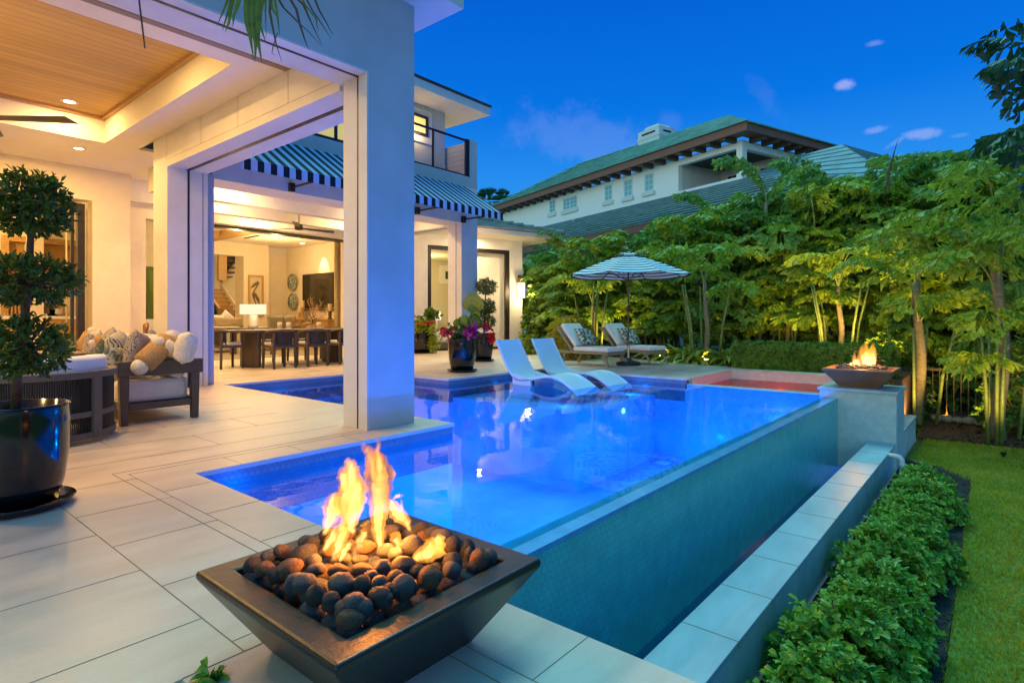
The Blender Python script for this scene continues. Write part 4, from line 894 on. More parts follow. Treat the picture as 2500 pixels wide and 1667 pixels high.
MB().box(x0_, 18.9, .12, x1_, 19.8, .5).build('seat', M['cushion'], ls2, bevel=.06); MB().box(x0_, 19.5, .5, x1_, 19.8, .80).build('back', M['cushion'], ls2, bevel=.06)
pillow('grey green square pillow on the second living room sofa', onY(*cdc(1000, 840), 19.35), .62, .5, .2, mat('sage_fabric', (.26, .24, .17), .9), 0, 0, seed=4)
pillow('taupe pillow right of the grey green one', onY(*cdc(1140, 835), 19.4), .60, .48, .2, mat('taupe_fabric', (.34, .28, .20), .9), 0, 0, seed=5)
rgm = pattern('striped_rug', (.45, .38, .27), (.16, .13, .10), 1.1, 'wave', .35, .3); rug = MB().box(3.2, 15.75, .001, 11.4, 20.6, .012).build('area_rug', rgm); tag(rug, 'beige and brown striped rug under the living room furniture', 'rug')
wv = [n for n in rgm.node_tree.nodes if n.type == 'TEX_WAVE'][0]; wv.bands_direction = 'Y'
# staircase
SX0, SX1, SY, n9 = 11.3, 12.85, 27.3, 9
st = thing('staircase', 'oak staircase rising behind the living room with white stringer', 'staircase', (12.2, 27, 0)); zst = .85 - .21*4
tm = MB(); rm_ = MB()
for k in range(-4, n9):
    z = .85 + .212*k; y = SY + .30*k
    tm.box(SX0 if k < 6 else 12.2, y - .03, z - .04, SX1, y + .32, z); rm_.box(SX0 if k < 6 else 12.2, y, z - .212, SX1 - .005, y + .02, z - .041)
tm.build('tread', mat('oak_tread', (.30, .16, .05), .4), st); rm_.build('riser', M['oak'], st)
MB().add([(SX1, SY - 1.3, 0), (SX1, SY + 2.7, 2.6), (SX1, SY + 2.7, 2.95), (SX1, SY - 1.3, .18), (SX1 + .06, SY - 1.3, 0), (SX1 + .06, SY + 2.7, 2.6), (SX1 + .06, SY + 2.7, 2.95), (SX1 + .06, SY - 1.3, .18)], [(0,1,2,3),(7,6,5,4),(0,4,5,1),(1,5,6,2),(2,6,7,3),(3,7,4,0)]).build('stringer', mat('stringer_white', (.66, .56, .42), .7), st)
def qs(x, y, Y=25.6): return onY(*cdc(x, y), Y)
MB().tube([qs(222, 455, 28.2), qs(392, 698, 25.4)], .06, 8).build('handrail', M['oak'], st)
nw_ = qs(418, 700, 25.4); MB().box(nw_.x - .2, 25.3, 0, nw_.x + .2, 25.6, nw_.z).box(nw_.x - .24, 25.26, nw_.z, nw_.x + .24, 25.64, nw_.z + .07).build('newel_post', M['oak'], st)
rd = MB()
for i in range(16):
    t = i/15; a_ = qs(222 + 165*t, 480 + 225*t, 25.5); b_ = qs(222 + 165*t - 60*(1 - t*.2), 790 - 10*t, 25.5)
    rd.tube([a_, V((b_.x + .6*(1 - t), b_.y, b_.z))], .016, 4)
rd.tube([qs(297, 590, 25.5), qs(297, 790, 25.5)], .035, 6); rd.build('railing_rod', M['black'], st)
us = MB(); ur = MB()
for i, (x, y) in enumerate([(448, 335), (483, 285), (517, 235), (551, 182), (585, 128)]):
    p = onY(*cdc(x, y), 29.9); us.box(p.x - .24, 29.6, p.z - .06, p.x + .24, 30.25, p.z)
us.build('upper_tread', M['twig'], st)
for i in range(15):
    a_ = onY(*cdc(432 + 12*i, 118 - 0*i), 29.6); b_ = onY(*cdc(432, 118 + 16*i), 29.6)
    y_end = 330 - (i*.0)
    x0c, y0c = 432, 120 + 17*i
    for_end = onY(*cdc(432 + 10*(i), 120), 29.6)
    if i: ur.tube([onY(*cdc(x0c, min(330, y0c)), 29.6), onY(*cdc(min(590, 432 + 11*i), 112), 29.6)], .016, 4)
ur.build('upper_railing_rod', M['black'], st)
pc = onY(*cdc(412, 245), 29.5); MB().box(pc.x - .2, 29.4, onY(*cdc(412, 380), 29.5).z, pc.x + .2, 29.6, 4.6).build('upper_newel_post', M['oak'], st)
a_, b_ = onY(*cdc(410, 480), 30.1), onY(*cdc(650, 120), 30.1)
MB().add([(a_.x, 30.0, a_.z), (b_.x, 30.0, b_.z), (b_.x, 30.0, b_.z + .35), (a_.x, 30.0, a_.z + .55), (a_.x, 30.2, a_.z), (b_.x, 30.2, b_.z), (b_.x, 30.2, b_.z + .35), (a_.x, 30.2, a_.z + .55)], [(0,1,2,3),(7,6,5,4),(0,4,5,1),(1,5,6,2),(2,6,7,3),(3,7,4,0)]).build('upper_stringer', mat('stringer_white_b', (.66, .56, .42), .7), st)
# curtains
def curtain(label, x0, x1, y, z1, m):
    mb = MB(); n_ = 40; vs = []
    for i in range(n_ + 1):
        x = x0 + (x1 - x0)*i/n_; o = .05*sin(i*1.3)
        vs += [(x, y + o, .02), (x, y + o, z1), (x, y + o + .012, .02), (x, y + o + .012, z1)]
    fs = []
    for i in range(n_): a, b = i*4, (i+1)*4; fs += [(a, b, b+1, a+1), (b+2, a+2, a+3, b+3), (a+1, b+1, b+3, a+3), (b, a, a+2, b+2)]
    o = mb.add(vs, fs).build('curtain', m, smooth=True); return tag(o, label, 'curtain')
sheer = mat('linen_curtain', (.55, .42, .22), .9, var=.08)
xa, xb = onY(818, 700, 15.9).x, onY(834, 700, 15.9).x
curtain('beige linen curtain gathered at the right side of the living room opening', xa, xb, 15.9, 3.5, sheer)
cc = onY(163, 600, 13.75).x; curtain('pale curtain gathered inside the portico slider', cc, 3.02, 13.75, 3.2, mat('pale_curtain', (.60, .50, .30), .9, var=.06))
# room behind the portico slider
KR = thing('family_room', 'room shell seen through the portico slider behind the topiary', 'room', (0, 16, 0))
MB().box(-6, 16.2, 0, 4.6, 16.35, 3.95).build('wall', M['wall_in'], KR); MB().box(-6, 13.9, 3.9, 4.6, 16.2, 3.95).build('ceiling', M['ceiling'], KR)
MB().box(-6.1, 13.9, 0, -6, 16.3, 3.95).build('wall', M['wall_in'], KR)
xk0, xk1 = onY(6, 600, 16.0).x, onY(164, 600, 16.0).x; ztp = onY(90, 594, 16.0).z; zcn = onY(130, 772, 16.0).z
kc = thing('built_in_cabinet', 'golden oak built in cabinet with glazed upper doors', 'cabinet', ((xk0 + xk1)/2, 16, 0)); xm = onY(98, 600, 16.0).x
MB().box(xk0, 15.95, zcn, xk0 + .1, 16.19, ztp).box(xm - .06, 15.95, zcn, xm + .06, 16.19, ztp).box(xk1 + .5, 15.95, zcn, xk1 + .6, 16.19, ztp).box(xk0, 15.95, ztp, xk1 + .6, 16.19, ztp + .12).build('upper_frame', M['oak'], kc)
MB().box(xk0 + .1, 16.1, zcn + .9, xk1 + .5, 16.18, ztp).build('glazed_door', mat('amber_glass', (.34, .19, .04), .2), kc)
MB().box(xk0, 15.6, 0, xk1 + .6, 16.19, zcn - .06).build('base_unit', M['oak'], kc); MB().box(xk0 - .02, 15.57, zcn - .059, xk1 + .62, 16.19, zcn).build('worktop', M['white_fabric'], kc)
pf = onY(50, 750, 15.95); fr0 = thing('small_painting', 'small dark striped landscape painting inside the cabinet', 'painting', tuple(pf)); zz = onY(50, 767, 15.9).z
MB().box(onY(21, 750, 15.9).x, 15.86, zz, onY(85, 750, 15.9).x, 15.9, zz + .45).build('canvas', pattern('striped_painting', (.35, .20, .08), (.03, .02, .01), 5, 'wave', .45, 4), fr0)
for k, (x, lb) in enumerate([(118, 'white framed photo on the family room worktop'), (136, 'small wooden radio on the family room worktop'), (153, 'clear glass vase on the family room worktop')]):
    p = onY(x, 765, 15.8); t = thing(['photo_frame', 'table_radio', 'glass_vase'][k], lb, ['photo frame', 'radio', 'vase'][k], (p.x, 15.8, zcn))
    if k == 2: MB().lathe([(.05, 0), (.09, .2), (.05, .4), (.06, .42)], n=16).build('body', M['glass'], t, world=False, smooth=True)
    else: MB().box(-.16, -.03, 0, .16, .03, .34 - .1*k).build('body', [M['white_fabric'], M['oak']][k], t, world=False, bevel=.01); MB().box(-.11, -.034, .05, .11, -.031, .27 - .1*k).build('front', M['wood_dark'] if k == 0 else M['cushion'], t, world=False)
light('POINT', 'family_room_lamp', (1.5, 14.9, 3.0), 130, (1, .62, .20), .06)
# kitchen strip beyond the recess
kx0, kx1 = onY(361, 700, 17).x, onY(376, 700, 17).x
kg = thing('green_cabinet', 'tall olive green cabinet glimpsed past the portico column', 'cabinet', (kx0, 17, 0)); zz0, zz1 = onY(368, 740, 17).z, onY(368, 651, 17).z
MB().box(kx0, 17, .9, kx0 + 1.2, 17.4, zz1).build('cabinet_body', mat('olive_paint', (.10, .15, .01), .5), kg); MB().box(kx0 + .02, 16.98, zz0 + .3, kx0 + 1.1, 16.999, zz1 - .1).build('door', mat('olive_paint_door', (.13, .19, .015), .45), kg)
MB().box(kx0 - .6, 16.6, 0, kx0 + 1.4, 16.95, onY(368, 779, 16.8).z).build('island', M['white_fabric'], kg)
MB().box(3.0, 18.2, 0, 6.6, 18.3, 3.9).build('wall', M['wall_in'], KR)
light('POINT', 'kitchen_lamp', (4.6, 16.2, 3.0), 90, (1, .72, .35), .06)
# ================================================================== leaves
def leaf(mb, p, d, nrm, ln, wd_, mi=None, fold=.25, curl=.15, blunt=0):       # one pointed leaf of six vertices folded along its midrib
    d = d.normalized(); s = d.cross(nrm)
    if s.length < 1e-4: s = d.cross(V((.3, .5, .8)))
    s.normalize(); n = s.cross(d)
    a = p; m1 = p + d*ln*(.38 + .08*blunt) - n*curl*ln*.1; m2 = p + d*ln*(.72 + .15*blunt) - n*curl*ln*.3; t = p + d*ln - n*curl*ln*.8
    e = n*wd_*fold
    mb.add([a, m1 - s*wd_*.42 + e, m2 - s*wd_*.46 + e, t, m2 + s*wd_*.46 + e, m1 + s*wd_*.42 + e, m1, m2], [(0, 6, 1), (1, 6, 7, 2), (2, 7, 3), (0, 5, 6), (6, 5, 4, 7), (7, 4, 3)], mi)
def rsph(rnd):
    z = rnd.uniform(-1, 1); a = rnd.uniform(0, 2*pi); r_ = math.sqrt(1 - z*z); return V((r_*cos(a), r_*sin(a), z))
def topiary_ball(mb, tw, c, r3, n, ln, rnd, flatb=.0):
    for i in range(n):
        u = rsph(rnd)
        k = rnd.uniform(.45, 1.0)**.6; bump = 1 + .10*sin(u.x*7 + c[0]*5) *cos(u.y*6) + rnd.uniform(-.05, .10)
        q = V(c) + V((u.x*r3[0]*k*bump, u.y*r3[1]*k*bump, max(u.z, -.75 + flatb)*r3[2]*k*bump))
        ax = (u + V((rnd.uniform(-.5, .5), rnd.uniform(-.5, .5), rnd.uniform(-.1, .8)))).normalized()
        for j in range(5):
            d = (ax*.9 + rsph(rnd)*.9).normalized(); leaf(mb, q + ax*ln*.2*j, d, ax + rsph(rnd)*.4, ln*rnd.uniform(.7, 1.15), ln*.34)
        if i % 6 == 0: tw.tube([V(c) + (q - V(c))*.15, V(c) + (q - V(c))*.6, q], [.006, .004, .002], 4)
def pot(t, r_, h_, saucer=True):
    prof = [(0, .03), (r_*.78, .03), (r_*.90, h_*.25), (r_*.985, h_*.55), (r_*1.0, h_*.85), (r_*.985, h_*.97), (r_*1.0, h_), (r_*.93, h_), (r_*.91, h_*.9), (0, h_*.9)]
    MB().lathe(prof, n=56).build('pot_body', M['pot'], t, world=False, smooth=True)
    MB().lathe([(0, h_*.905), (r_*.9, h_*.905), (0, h_*.93)], n=24).build('potting_soil', M['mulch'], t, world=False)
    if saucer: MB().lathe([(0, .001), (r_*.95, .001), (r_*1.12, .045), (r_*1.10, .05), (r_*.92, .02), (0, .02)], n=48).build('saucer', M['pot'], t, world=False, smooth=True)
rn = random.Random(11)
# ---- the big topiary at the left edge
b0 = onD(38, 1240, 3.36); b0.z = 0
T1 = thing('topiary', 'triple ball topiary tree in a large black glazed pot at the left edge', 'topiary', (b0.x, b0.y, 0)); pot(T1, .255, .60)
def loc(t, p): return V(p) - V(t.location)
tp = [loc(T1, onD(38, 1000, 3.36)), loc(T1, onD(45, 860, 3.36)), loc(T1, onD(62, 760, 3.36)), loc(T1, onD(72, 640, 3.36)), loc(T1, onD(78, 520, 3.36))]
MB().tube(tp, [.026, .024, .021, .019, .015], 10).build('trunk', M['twig'], T1, world=False, smooth=True)
for (u, v, rx, rz, n_) in [(72, 503, .178, .162, 440), (68, 688, .212, .118, 400), (58, 852, .200, .145, 370)]:
    mb = MB(); tw = MB(); topiary_ball(mb, tw, loc(T1, onD(u, v, 3.36)), (rx, rx, rz), n_, .050, rn)
    o = mb.build('crown', M['green_leaf'], T1, world=False); tw.build('twig', M['twig'], o, world=False)
# ---- pots on the far deck
q = G(1181, 881); T2 = thing('topiary', 'smaller triple ball topiary in a black pot with red flowers behind the column', 'topiary', (q.x, q.y, 0)); pot(T2, .25, .72); D2 = depth(q)
MB().tube([loc(T2, onD(1181, 820, D2)), loc(T2, onD(1184, 760, D2)), loc(T2, onD(1186, 700, D2))], [.022, .018, .014], 8).build('trunk', M['twig'], T2, world=False)
for (u, v, rr, n_) in [(1187, 701, .235, 330), (1186, 750, .22, 300), (1185, 786, .22, 300)]:
    mb = MB(); tw = MB(); topiary_ball(mb, tw, loc(T2, onD(u, v, D2)), (rr, rr, rr*.82), n_, .055, rn); o = mb.build('crown', M['green_leaf'], T2, world=False); tw.build('twig', M['twig'], o, world=False)
red = mat('red_petal', (.62, .01, .02), .5); mag = mat('magenta_petal', (.42, .01, .14), .5); lime = leafmat('lime_leaf', (.16, .24, .02), (.34, .42, .05), .4, .35); vein = leafmat('yellow_veined_leaf', (.22, .22, .02), (.42, .36, .04), .4, .4); midg = leafmat('mid_green_leaf', (.05, .12, .015), (.12, .22, .03), .45, .25)
def flowers(t, spots, m, name, r_=.05):
    mb = MB()
    for c in spots:
        ax = rsph(rn); ax.y -= .3
        for k in range(5):
            a = 2*pi*k/5; u_ = ax.cross(V((.2, .3, .9))).normalized(); w_ = ax.cross(u_).normalized(); d = u_*cos(a) + w_*sin(a); leaf(mb, V(c), d + ax*.4, ax, r_, r_*.8)
    mb.build(name, m, t, world=False)
def cloud(c, r3, n): return [V(c) + V((rn.gauss(0, .45)*r3[0], rn.gauss(0, .45)*r3[1], rn.gauss(0, .45)*r3[2])) for _ in range(n)]
def foliage(t, name, m, pts, ln, k=4, up=.3, wr_=.4):
    mb = MB()
    for c in pts:
        ax = (rsph(rn) + V((0, 0, up))).normalized()
        for j in range(k): leaf(mb, c, (ax + rsph(rn)*.8).normalized(), ax, ln*rn.uniform(.7, 1.2), ln*wr_)
    return mb.build(name, m, t, world=False)
flowers(T2, cloud(loc(T2, onD(1197, 822, D2 - .2)), (.10, .10, .22), 26) + cloud(loc(T2, onD(1184, 794, D2 - .2)), (.08, .08, .1), 6), red, 'flower', .075)
q = G(1128, 907); P1 = thing('flower_pot', 'black glazed pot with magenta petunias and a giant elephant ear leaf at the pool edge', 'flower pot', (q.x, q.y, 0)); pot(P1, .285, .69); D1_ = depth(q)
foliage(P1, 'foliage', midg, cloud((0, 0, .78), (.34, .34, .16), 170), .10)
flowers(P1, cloud(loc(P1, onD(1090, 812, D1_ - .2)), (.22, .16, .12), 26), red, 'flower', .06)
flowers(P1, cloud(loc(P1, onD(1152, 808, D1_ - .25)), (.20, .16, .12), 46), mag, 'flower', .065)
def bigleaf(t, base, tip0, tip1, w_, m):       # elephant ear: stalk to tip0, blade from tip0 to tip1
    mb = MB(); base, a, b = V(base), V(tip0), V(tip1); d = b - a; ln = d.length; d.normalize(); fw_ = V((-cos(TH), -sin(TH), .0)); s = d.cross(fw_).normalized(); n = s.cross(d); vs = []; K = 10
    for i in range(K + 1):
        t_ = i/K; w = w_*math.sin(pi*min(1, t_**.75*.98 + .02))**.6; cn_ = a + d*ln*t_ - n*.05*sin(pi*t_)
        for j in (-1, -.5, 0, .5, 1): vs.append(cn_ + s*w*j + n*(.06*abs(j) + .008*((i + int(2*abs(j))) % 2)))
    mb.add(vs, [(i*5 + j, i*5 + j + 1, (i+1)*5 + j + 1, (i+1)*5 + j) for i in range(K) for j in range(4)])
    o = mb.build('large_leaf', m, t, world=False, smooth=True)
    MB().tube([base, (base + a)/2 + V((0, 0, .04)), a], [.018, .013, .009], 6).build('leaf_stalk', midg, o, world=False)
for (x0, y0, x1, y1, w_, m) in [(600, 830, 615, 640, .22, vein), (590, 850, 660, 800, .17, lime), (520, 960, 545, 860, .16, lime), (455, 965, 460, 890, .09, lime), (600, 960, 640, 850, .14, midg)]:
    c11 = crop(1000, 550, 3.92); bigleaf(P1, (0, 0, .6), loc(P1, onD(*c11(x0, y0), D1_)), loc(P1, onD(*c11(x1, y1), D1_)), w_, m)
q = G(1029, 862); P3 = thing('flower_pot', 'black glazed pot with trailing lime green foliage beside the bedroom slider', 'flower pot', (q.x, q.y, 0)); pot(P3, .33, .66); D3 = depth(q)
foliage(P3, 'foliage', lime, cloud((0, 0, .85), (.42, .42, .22), 190), .14); foliage(P3, 'trailing_foliage', lime, cloud(loc(P3, onD(1058, 832, D3 - .2)), (.16, .16, .42), 150), .11, up=-.6)
foliage(P3, 'dark_foliage', midg, cloud(loc(P3, onD(1052, 768, D3)), (.30, .2, .12), 70), .16); flowers(P3, cloud(loc(P3, onD(1046, 790, D3 - .3)), (.2, .1, .06), 7), red, 'flower', .08)

# ================================================================== in-pool loungers
LN = thing('pool_lounger', 'white moulded in-pool lounger standing in shallow water, nearer one beside the deck corner', 'pool lounger', (8.49, 6.4, ZW), group='moulded loungers in the shallow end')
prof = [(.80, .81), (.62, .47), (.47, .235), (.33, .115), (.22, .095), (.0, .135), (-.22, .19), (-.40, .215), (-.58, .195), (-.76, .12), (-.92, .02), (-1.04, -.06)]
prof = [(y*1.0, z) for y, z in prof]
def smoothp(ps, k=3):
    for _ in range(k):
        out = [ps[0]]
        for a, b in zip(ps, ps[1:]): out += [((a[0]*.75 + b[0]*.25), (a[1]*.75 + b[1]*.25)), ((a[0]*.25 + b[0]*.75), (a[1]*.25 + b[1]*.75))]
        ps = out + [ps[-1]]
    return ps
top = smoothp(prof, 2); mb = MB(); hw = .35; vs = []
for i, (y, z) in enumerate(top):
    y0_, z0_ = top[max(0, i-1)]; y1_, z1_ = top[min(len(top)-1, i+1)]; t_ = V((0, y1_ - y0_, z1_ - z0_)).normalized(); n_ = V((0, t_.z, -t_.y)); th = .045
    if n_.z > 0: n_ = -n_
    p = V((0, y, z))
    for x, dz in ((-hw, 0), (-hw + .045, .006), (-hw + .06, -.012), (hw - .06, -.012), (hw - .045, .006), (hw, 0)): vs.append(p - n_*dz + V((x, 0, 0)))
    for x in (hw, -hw): vs.append(p + n_*th + V((x, 0, 0)))
k = 8; mb.add(vs, [(i*k + j, i*k + (j+1) % k, (i+1)*k + (j+1) % k, (i+1)*k + j) for i in range(len(top) - 1) for j in range(k)] + [tuple(range(k))[::-1], tuple(range((len(top)-1)*k, len(top)*k))])
mb.build('moulded_shell', M['plastic'], LN, world=False, bevel=.008, smooth=True)
for x in (-.35, .305): MB().add([(x, .40, .20), (x, -.0, .11), (x, -.05, -.225), (x, .42, -.225), (x + .045, .40, .20), (x + .045, -.0, .11), (x + .045, -.05, -.225), (x + .045, .42, -.225)], [(0,1,2,3),(7,6,5,4),(0,4,5,1),(1,5,6,2),(2,6,7,3),(3,7,4,0)]).build('base_rib', M['plastic'], LN, world=False)
dup(LN, loc=(9.38, 6.24, ZW), label='white moulded in-pool lounger standing in shallow water, the one nearer the umbrella')

# ================================================================== teak chaises
palmf = pattern('palm_leaf_print_fabric', (.66, .68, .62), (.05, .10, .05), 7.0, 'noise', .5, 2.2)
CHS = thing('chaise_longue', 'teak chaise longue with white cushion, left of the umbrella pole', 'chaise longue', (11.75, 7.2, 0), R(-4), group='teak chaises under the umbrella')
te = M['wood_teak']
def cp_(name, mb, m, **kw): return mb.build(name, m, CHS, world=False, **kw)
cp_('frame', MB().box(-.36, -.50, .27, -.31, .95, .33).box(.31, -.50, .27, .36, .95, .33).box(-.36, -.52, .25, .36, -.46, .33).box(-.31, .90, .27, .31, .95, .33).box(-.31, -.46, .30, .31, .5, .325), te, bevel=.004)
for x, s in ((-.34, -1), (.34, 1)): cp_('leg', MB().tube([(x, -.40, .27), (x + .02*s, -.56, 0)], [.035, .024], 6), te)
for x in (-.33, .33): cp_('leg', MB().tube([(x, .72, .27), (x, .80, .05)], [.03, .03], 6), te); w_ = cp_('wheel', MB().tube([(x - .02, .81, .055), (x + .02, .81, .055)], .055, 14), te)
cp_('back_frame', MB().slab((-.35, .50, .30), (.35, .50, .30), (.35, .97, .84), (-.35, .97, .84), -.05), te)
cp_('seat_cushion', MB().box(-.35, -.52, .33, .35, .47, .43), M['white_fabric'], bevel=.03)
bm_ = MB().slab((-.35, .44, .42), (.35, .44, .42), (.35, .87, .92), (-.35, .87, .92), -.10); cp_('back_cushion', bm_, M['white_fabric'], bevel=.03)
dup(CHS, loc=(12.93, 6.72, 0), rotz=R(-8), label='teak chaise longue with white cushion, right of the umbrella pole')
for (cx, cy, rz, lb) in [(11.83, 7.58, R(-4), 'white cushion with green palm leaf print on the left chaise'), (13.02, 7.08, R(-8), 'white cushion with green palm leaf print on the right chaise')]:
    pillow(lb, (cx, cy, .66), .56, .50, .17, palmf, rz, R(-40), R(0), seed=3, name='printed_pillow', group='leaf print cushions')

# ================================================================== umbrella
U = G(1534, 891); UM = thing('patio_umbrella', 'round black and white striped market umbrella shading the chaises', 'umbrella', (U.x, U.y, 0)); DU = depth(U)
navyc = mat('navy_canvas', (.012, .018, .035), .8); whc = mat('umbrella_white_canvas', (.80, .83, .84), .8)
MB().lathe([(0, 0), (.27, 0), (.29, .03), (.27, .07), (.12, .11), (.05, .16), (.04, .17), (0, .17)], n=28).build('base', mat('black_resin', (.015, .015, .016), .5), UM, world=False, smooth=True)
MB().lathe([(.030, .16), (.030, .46), (0, .46)], n=16).build('sleeve', mat('steel', (.5, .48, .45), .3, metal=.8), UM, world=False)
MB().tube([(0, 0, .3), (0, 0, 2.60)], .019, 12).build('pole', mat('bronze_pole', (.12, .08, .045), .35, metal=.5), UM, world=False)
MB().box(-.03, -.05, 1.26, .03, .03, 1.40).build('crank', M['dark'], UM, world=False)
rim, zr, zt = 1.46, 2.10, 2.60; nb = 8; rows = 27; cm_ = MB()
def cpnt(k, t_, dz=0):             # t_ 0 at the crown, 1 at the rim
    a = 2*pi*(k + .25)/nb; r_ = rim*(.06 + .94*t_); return V((r_*cos(a), r_*sin(a), zt - (zt - zr)*(t_**1.12) + dz))
for k in range(nb):
    for i in range(rows):
        t0, t1 = i/rows, (i+1)/rows
        for j in range(4):
            def mid(t_, f): 
                p = cpnt(k, t_).lerp(cpnt(k+1, t_), f); p.z -= .035*t_*4*f*(1-f); return p
            cm_.add([mid(t0, j/4), mid(t1, j/4), mid(t1, (j+1)/4), mid(t0, (j+1)/4)], [(0, 1, 2, 3)], 1 if i % 3 == 2 else 0)
cm_.build('canopy', [whc, navyc], UM, world=False)
vm = MB()
for k in range(nb):
    for i in range(3):
        t0, t1 = i/16, (i+1)/16; vm.add([cpnt(k, t0, .05), cpnt(k, t1, .04), cpnt(k+1, t1, .04), cpnt(k+1, t0, .05)], [(0, 1, 2, 3)], (i + k) % 2)
vm.build('vent', [whc, navyc], UM, world=False)
for k in range(nb):
    a = cpnt(k, 1) - V((0, 0, .01)); rb = MB().tube([V((0, 0, zt - .05)), cpnt(k, .5) - V((0, 0, .02)), a], .009, 5).build('rib', M['dark'], UM, world=False)
    MB().tube([V((0, 0, 1.98)), cpnt(k, .52) - V((0, 0, .02))], .007, 5).build('strut', M['dark'], rb, world=False)

# ================================================================== fire bowls
def bowl(t, S, h_, b_, m, inner=.09):                # square tapered bowl, S rim side, b_ base side
    s, b2, i_, e = S/2, b_/2, S/2 - inner, .022
    vs = []
    def ring(a, z): return [(-a, -a, z), (a, -a, z), (a, a, z), (-a, a, z)]
    for a, z in ((b2, 0), (s - .004, h_ - e*1.4), (s, h_ - e), (s, h_ - .006), (s - .006, h_), (i_ + .006, h_), (i_, h_ - .006), (i_ - .02, h_ - .10)): vs += ring(a, z)
    n_ = 8; fs = [(i*4 + j, i*4 + (j+1) % 4, (i+1)*4 + (j+1) % 4, (i+1)*4 + j) for i in range(n_ - 1) for j in range(4)] + [(3, 2, 1, 0), (28, 29, 30, 31)]
    return MB().add(vs, fs).build('bowl_body', m, t, world=False, bevel=.006)
BX, BY, BH, BS = 1.186, 1.603, .275, .806
B1 = thing('fire_bowl', 'large square dark concrete fire bowl in the foreground', 'fire bowl', (BX, BY, 0)); bowl(B1, BS, BH, BS - .34, M['bowl'])
pan = MB().box(-.31, -.31, .19, .31, .31, .205).build('burner_pan', M['black'], B1, world=False)
far = onX(*crop(1980, 780, 8.7125)(1030, 1440), 10.02)
B2 = thing('fire_bowl', 'rust brown square fire bowl burning on the far pool pillar', 'fire bowl', (10.36, 1.60, .043)); bowl(B2, .93, .29, .50, M['bowl_rust'], .05)
def stone_mesh(seed):
    rnd = random.Random(seed); o = [V((rnd.uniform(0, 9),)*3) for _ in range(2)]
    from mathutils import noise
    mb = MB().ball((0, 0, 0), 1, 20, 12, fn=lambda p: p*(1 + .13*noise.noise(p*1.3 + o[0]) + .035*noise.noise(p*4 + o[1])))
    return mb
sm = []
for k in range(5):
    o = stone_mesh(k).build('lava_stone', M[['lava', 'lava_b', 'lava_c', 'lava_b', 'lava'][k]], smooth=True); sm.append(o)
cB = crop(450, 1050, 2.541)
stones = [(355,822,55,62,0),(500,775,50,40,20),(500,850,65,45,0),(425,910,40,30,-20),(395,880,35,22,-10),(515,905,58,45,40),(600,975,65,75,0),(650,850,92,58,-20),(745,940,85,62,0),(710,1055,62,68,0),(840,1000,45,70,-20),(815,858,65,40,-10),(950,862,62,40,0),(973,948,85,78,0),(910,1045,56,56,0),(895,1170,60,72,10),(1053,1072,80,78,0),(1046,1216,92,66,10),(1200,1140,58,66,-15),(1210,1020,72,58,0),(1105,950,58,66,-20),(1210,945,54,55,0),(1315,910,60,52,0),(1390,970,75,75,-30),(1485,1015,74,56,0),(1330,1090,80,56,0),(1490,935,38,38,0),(1610,940,82,76,0),(1742,890,60,52,15),(1665,810,62,64,0),(1668,705,55,62,-20),(1765,765,33,52,-10),(1838,795,64,72,0),(1948,780,56,50,0),(1848,680,60,62,0),(1775,710,45,35,0),(1720,650,28,32,0),(1100,860,75,42,0),(1228,850,52,58,0),(1360,835,80,64,0),(740,758,88,58,-10),(800,805,52,44,-20),(612,750,62,42,35),(722,668,58,42,0),(830,625,44,40,0),(790,690,52,42,0),(1410,702,72,62,-15),(1480,655,45,36,0),(1600,655,72,52,0),(1590,615,66,40,-10),(1490,597,46,42,0),(1585,565,62,32,-8),(1485,540,45,24,0),(1430,605,34,26,0),(1390,565,40,28,0),(1400,530,55,34,0),(1200,640,60,52,0),(1130,720,60,44,0),(985,795,50,42,0),(1090,800,55,30,0),(1130,545,55,28,0),(1570,760,58,48,0),(480,955,30,28,0),(672,1065,30,38,0),(572,742,45,30,0),(810,1120,62,46,0),(1120,1110,50,50,0),(1000,640,60,44,0),(905,640,58,42,0),(1280,620,56,42,0),(1010,710,56,42,0),(1250,740,60,46,0),(900,740,52,42,0),(1310,765,50,44,0),(1480,790,58,44,0),(1450,870,56,44,0),(1160,900,48,40,0),(1270,980,48,40,0),(980,1090,46,44,0),(1390,1040,44,40,0),(560,1010,34,30,0),(905,565,52,28,0),(1020,560,52,30,0),(1250,560,52,32,0),(1330,600,46,30,0),(1545,690,44,34,0),(1700,720,40,34,0),(1790,850,40,34,0),(640,700,44,28,0),(430,850,36,28,0)]
rs = random.Random(3)
ORD = ['first', 'second', 'third', 'fourth', 'fifth', 'sixth', 'seventh', 'eighth', 'ninth', 'tenth', 'eleventh', 'twelfth', 'thirteenth', 'fourteenth', 'fifteenth', 'sixteenth', 'seventeenth', 'eighteenth', 'nineteenth', 'twentieth']
def rowlabels(sts, rows, txt):      # label by row from the front and place in the row
    ys = sorted(range(len(sts)), key=lambda i: -sts[i][1]); n_ = math.ceil(len(ys)/rows); out = {}
    for r_ in range(rows):
        for k, i in enumerate(sorted(ys[r_*n_:(r_+1)*n_], key=lambda i: sts[i][0])): out[i] = txt % (ORD[k], ORD[r_])
    return out
sl_ = rowlabels(stones, 10, 'dark lava stone, %s from the left in the %s row from the near corner')
GL = 'rounded dark lava stone heaped in the foreground fire bowl'
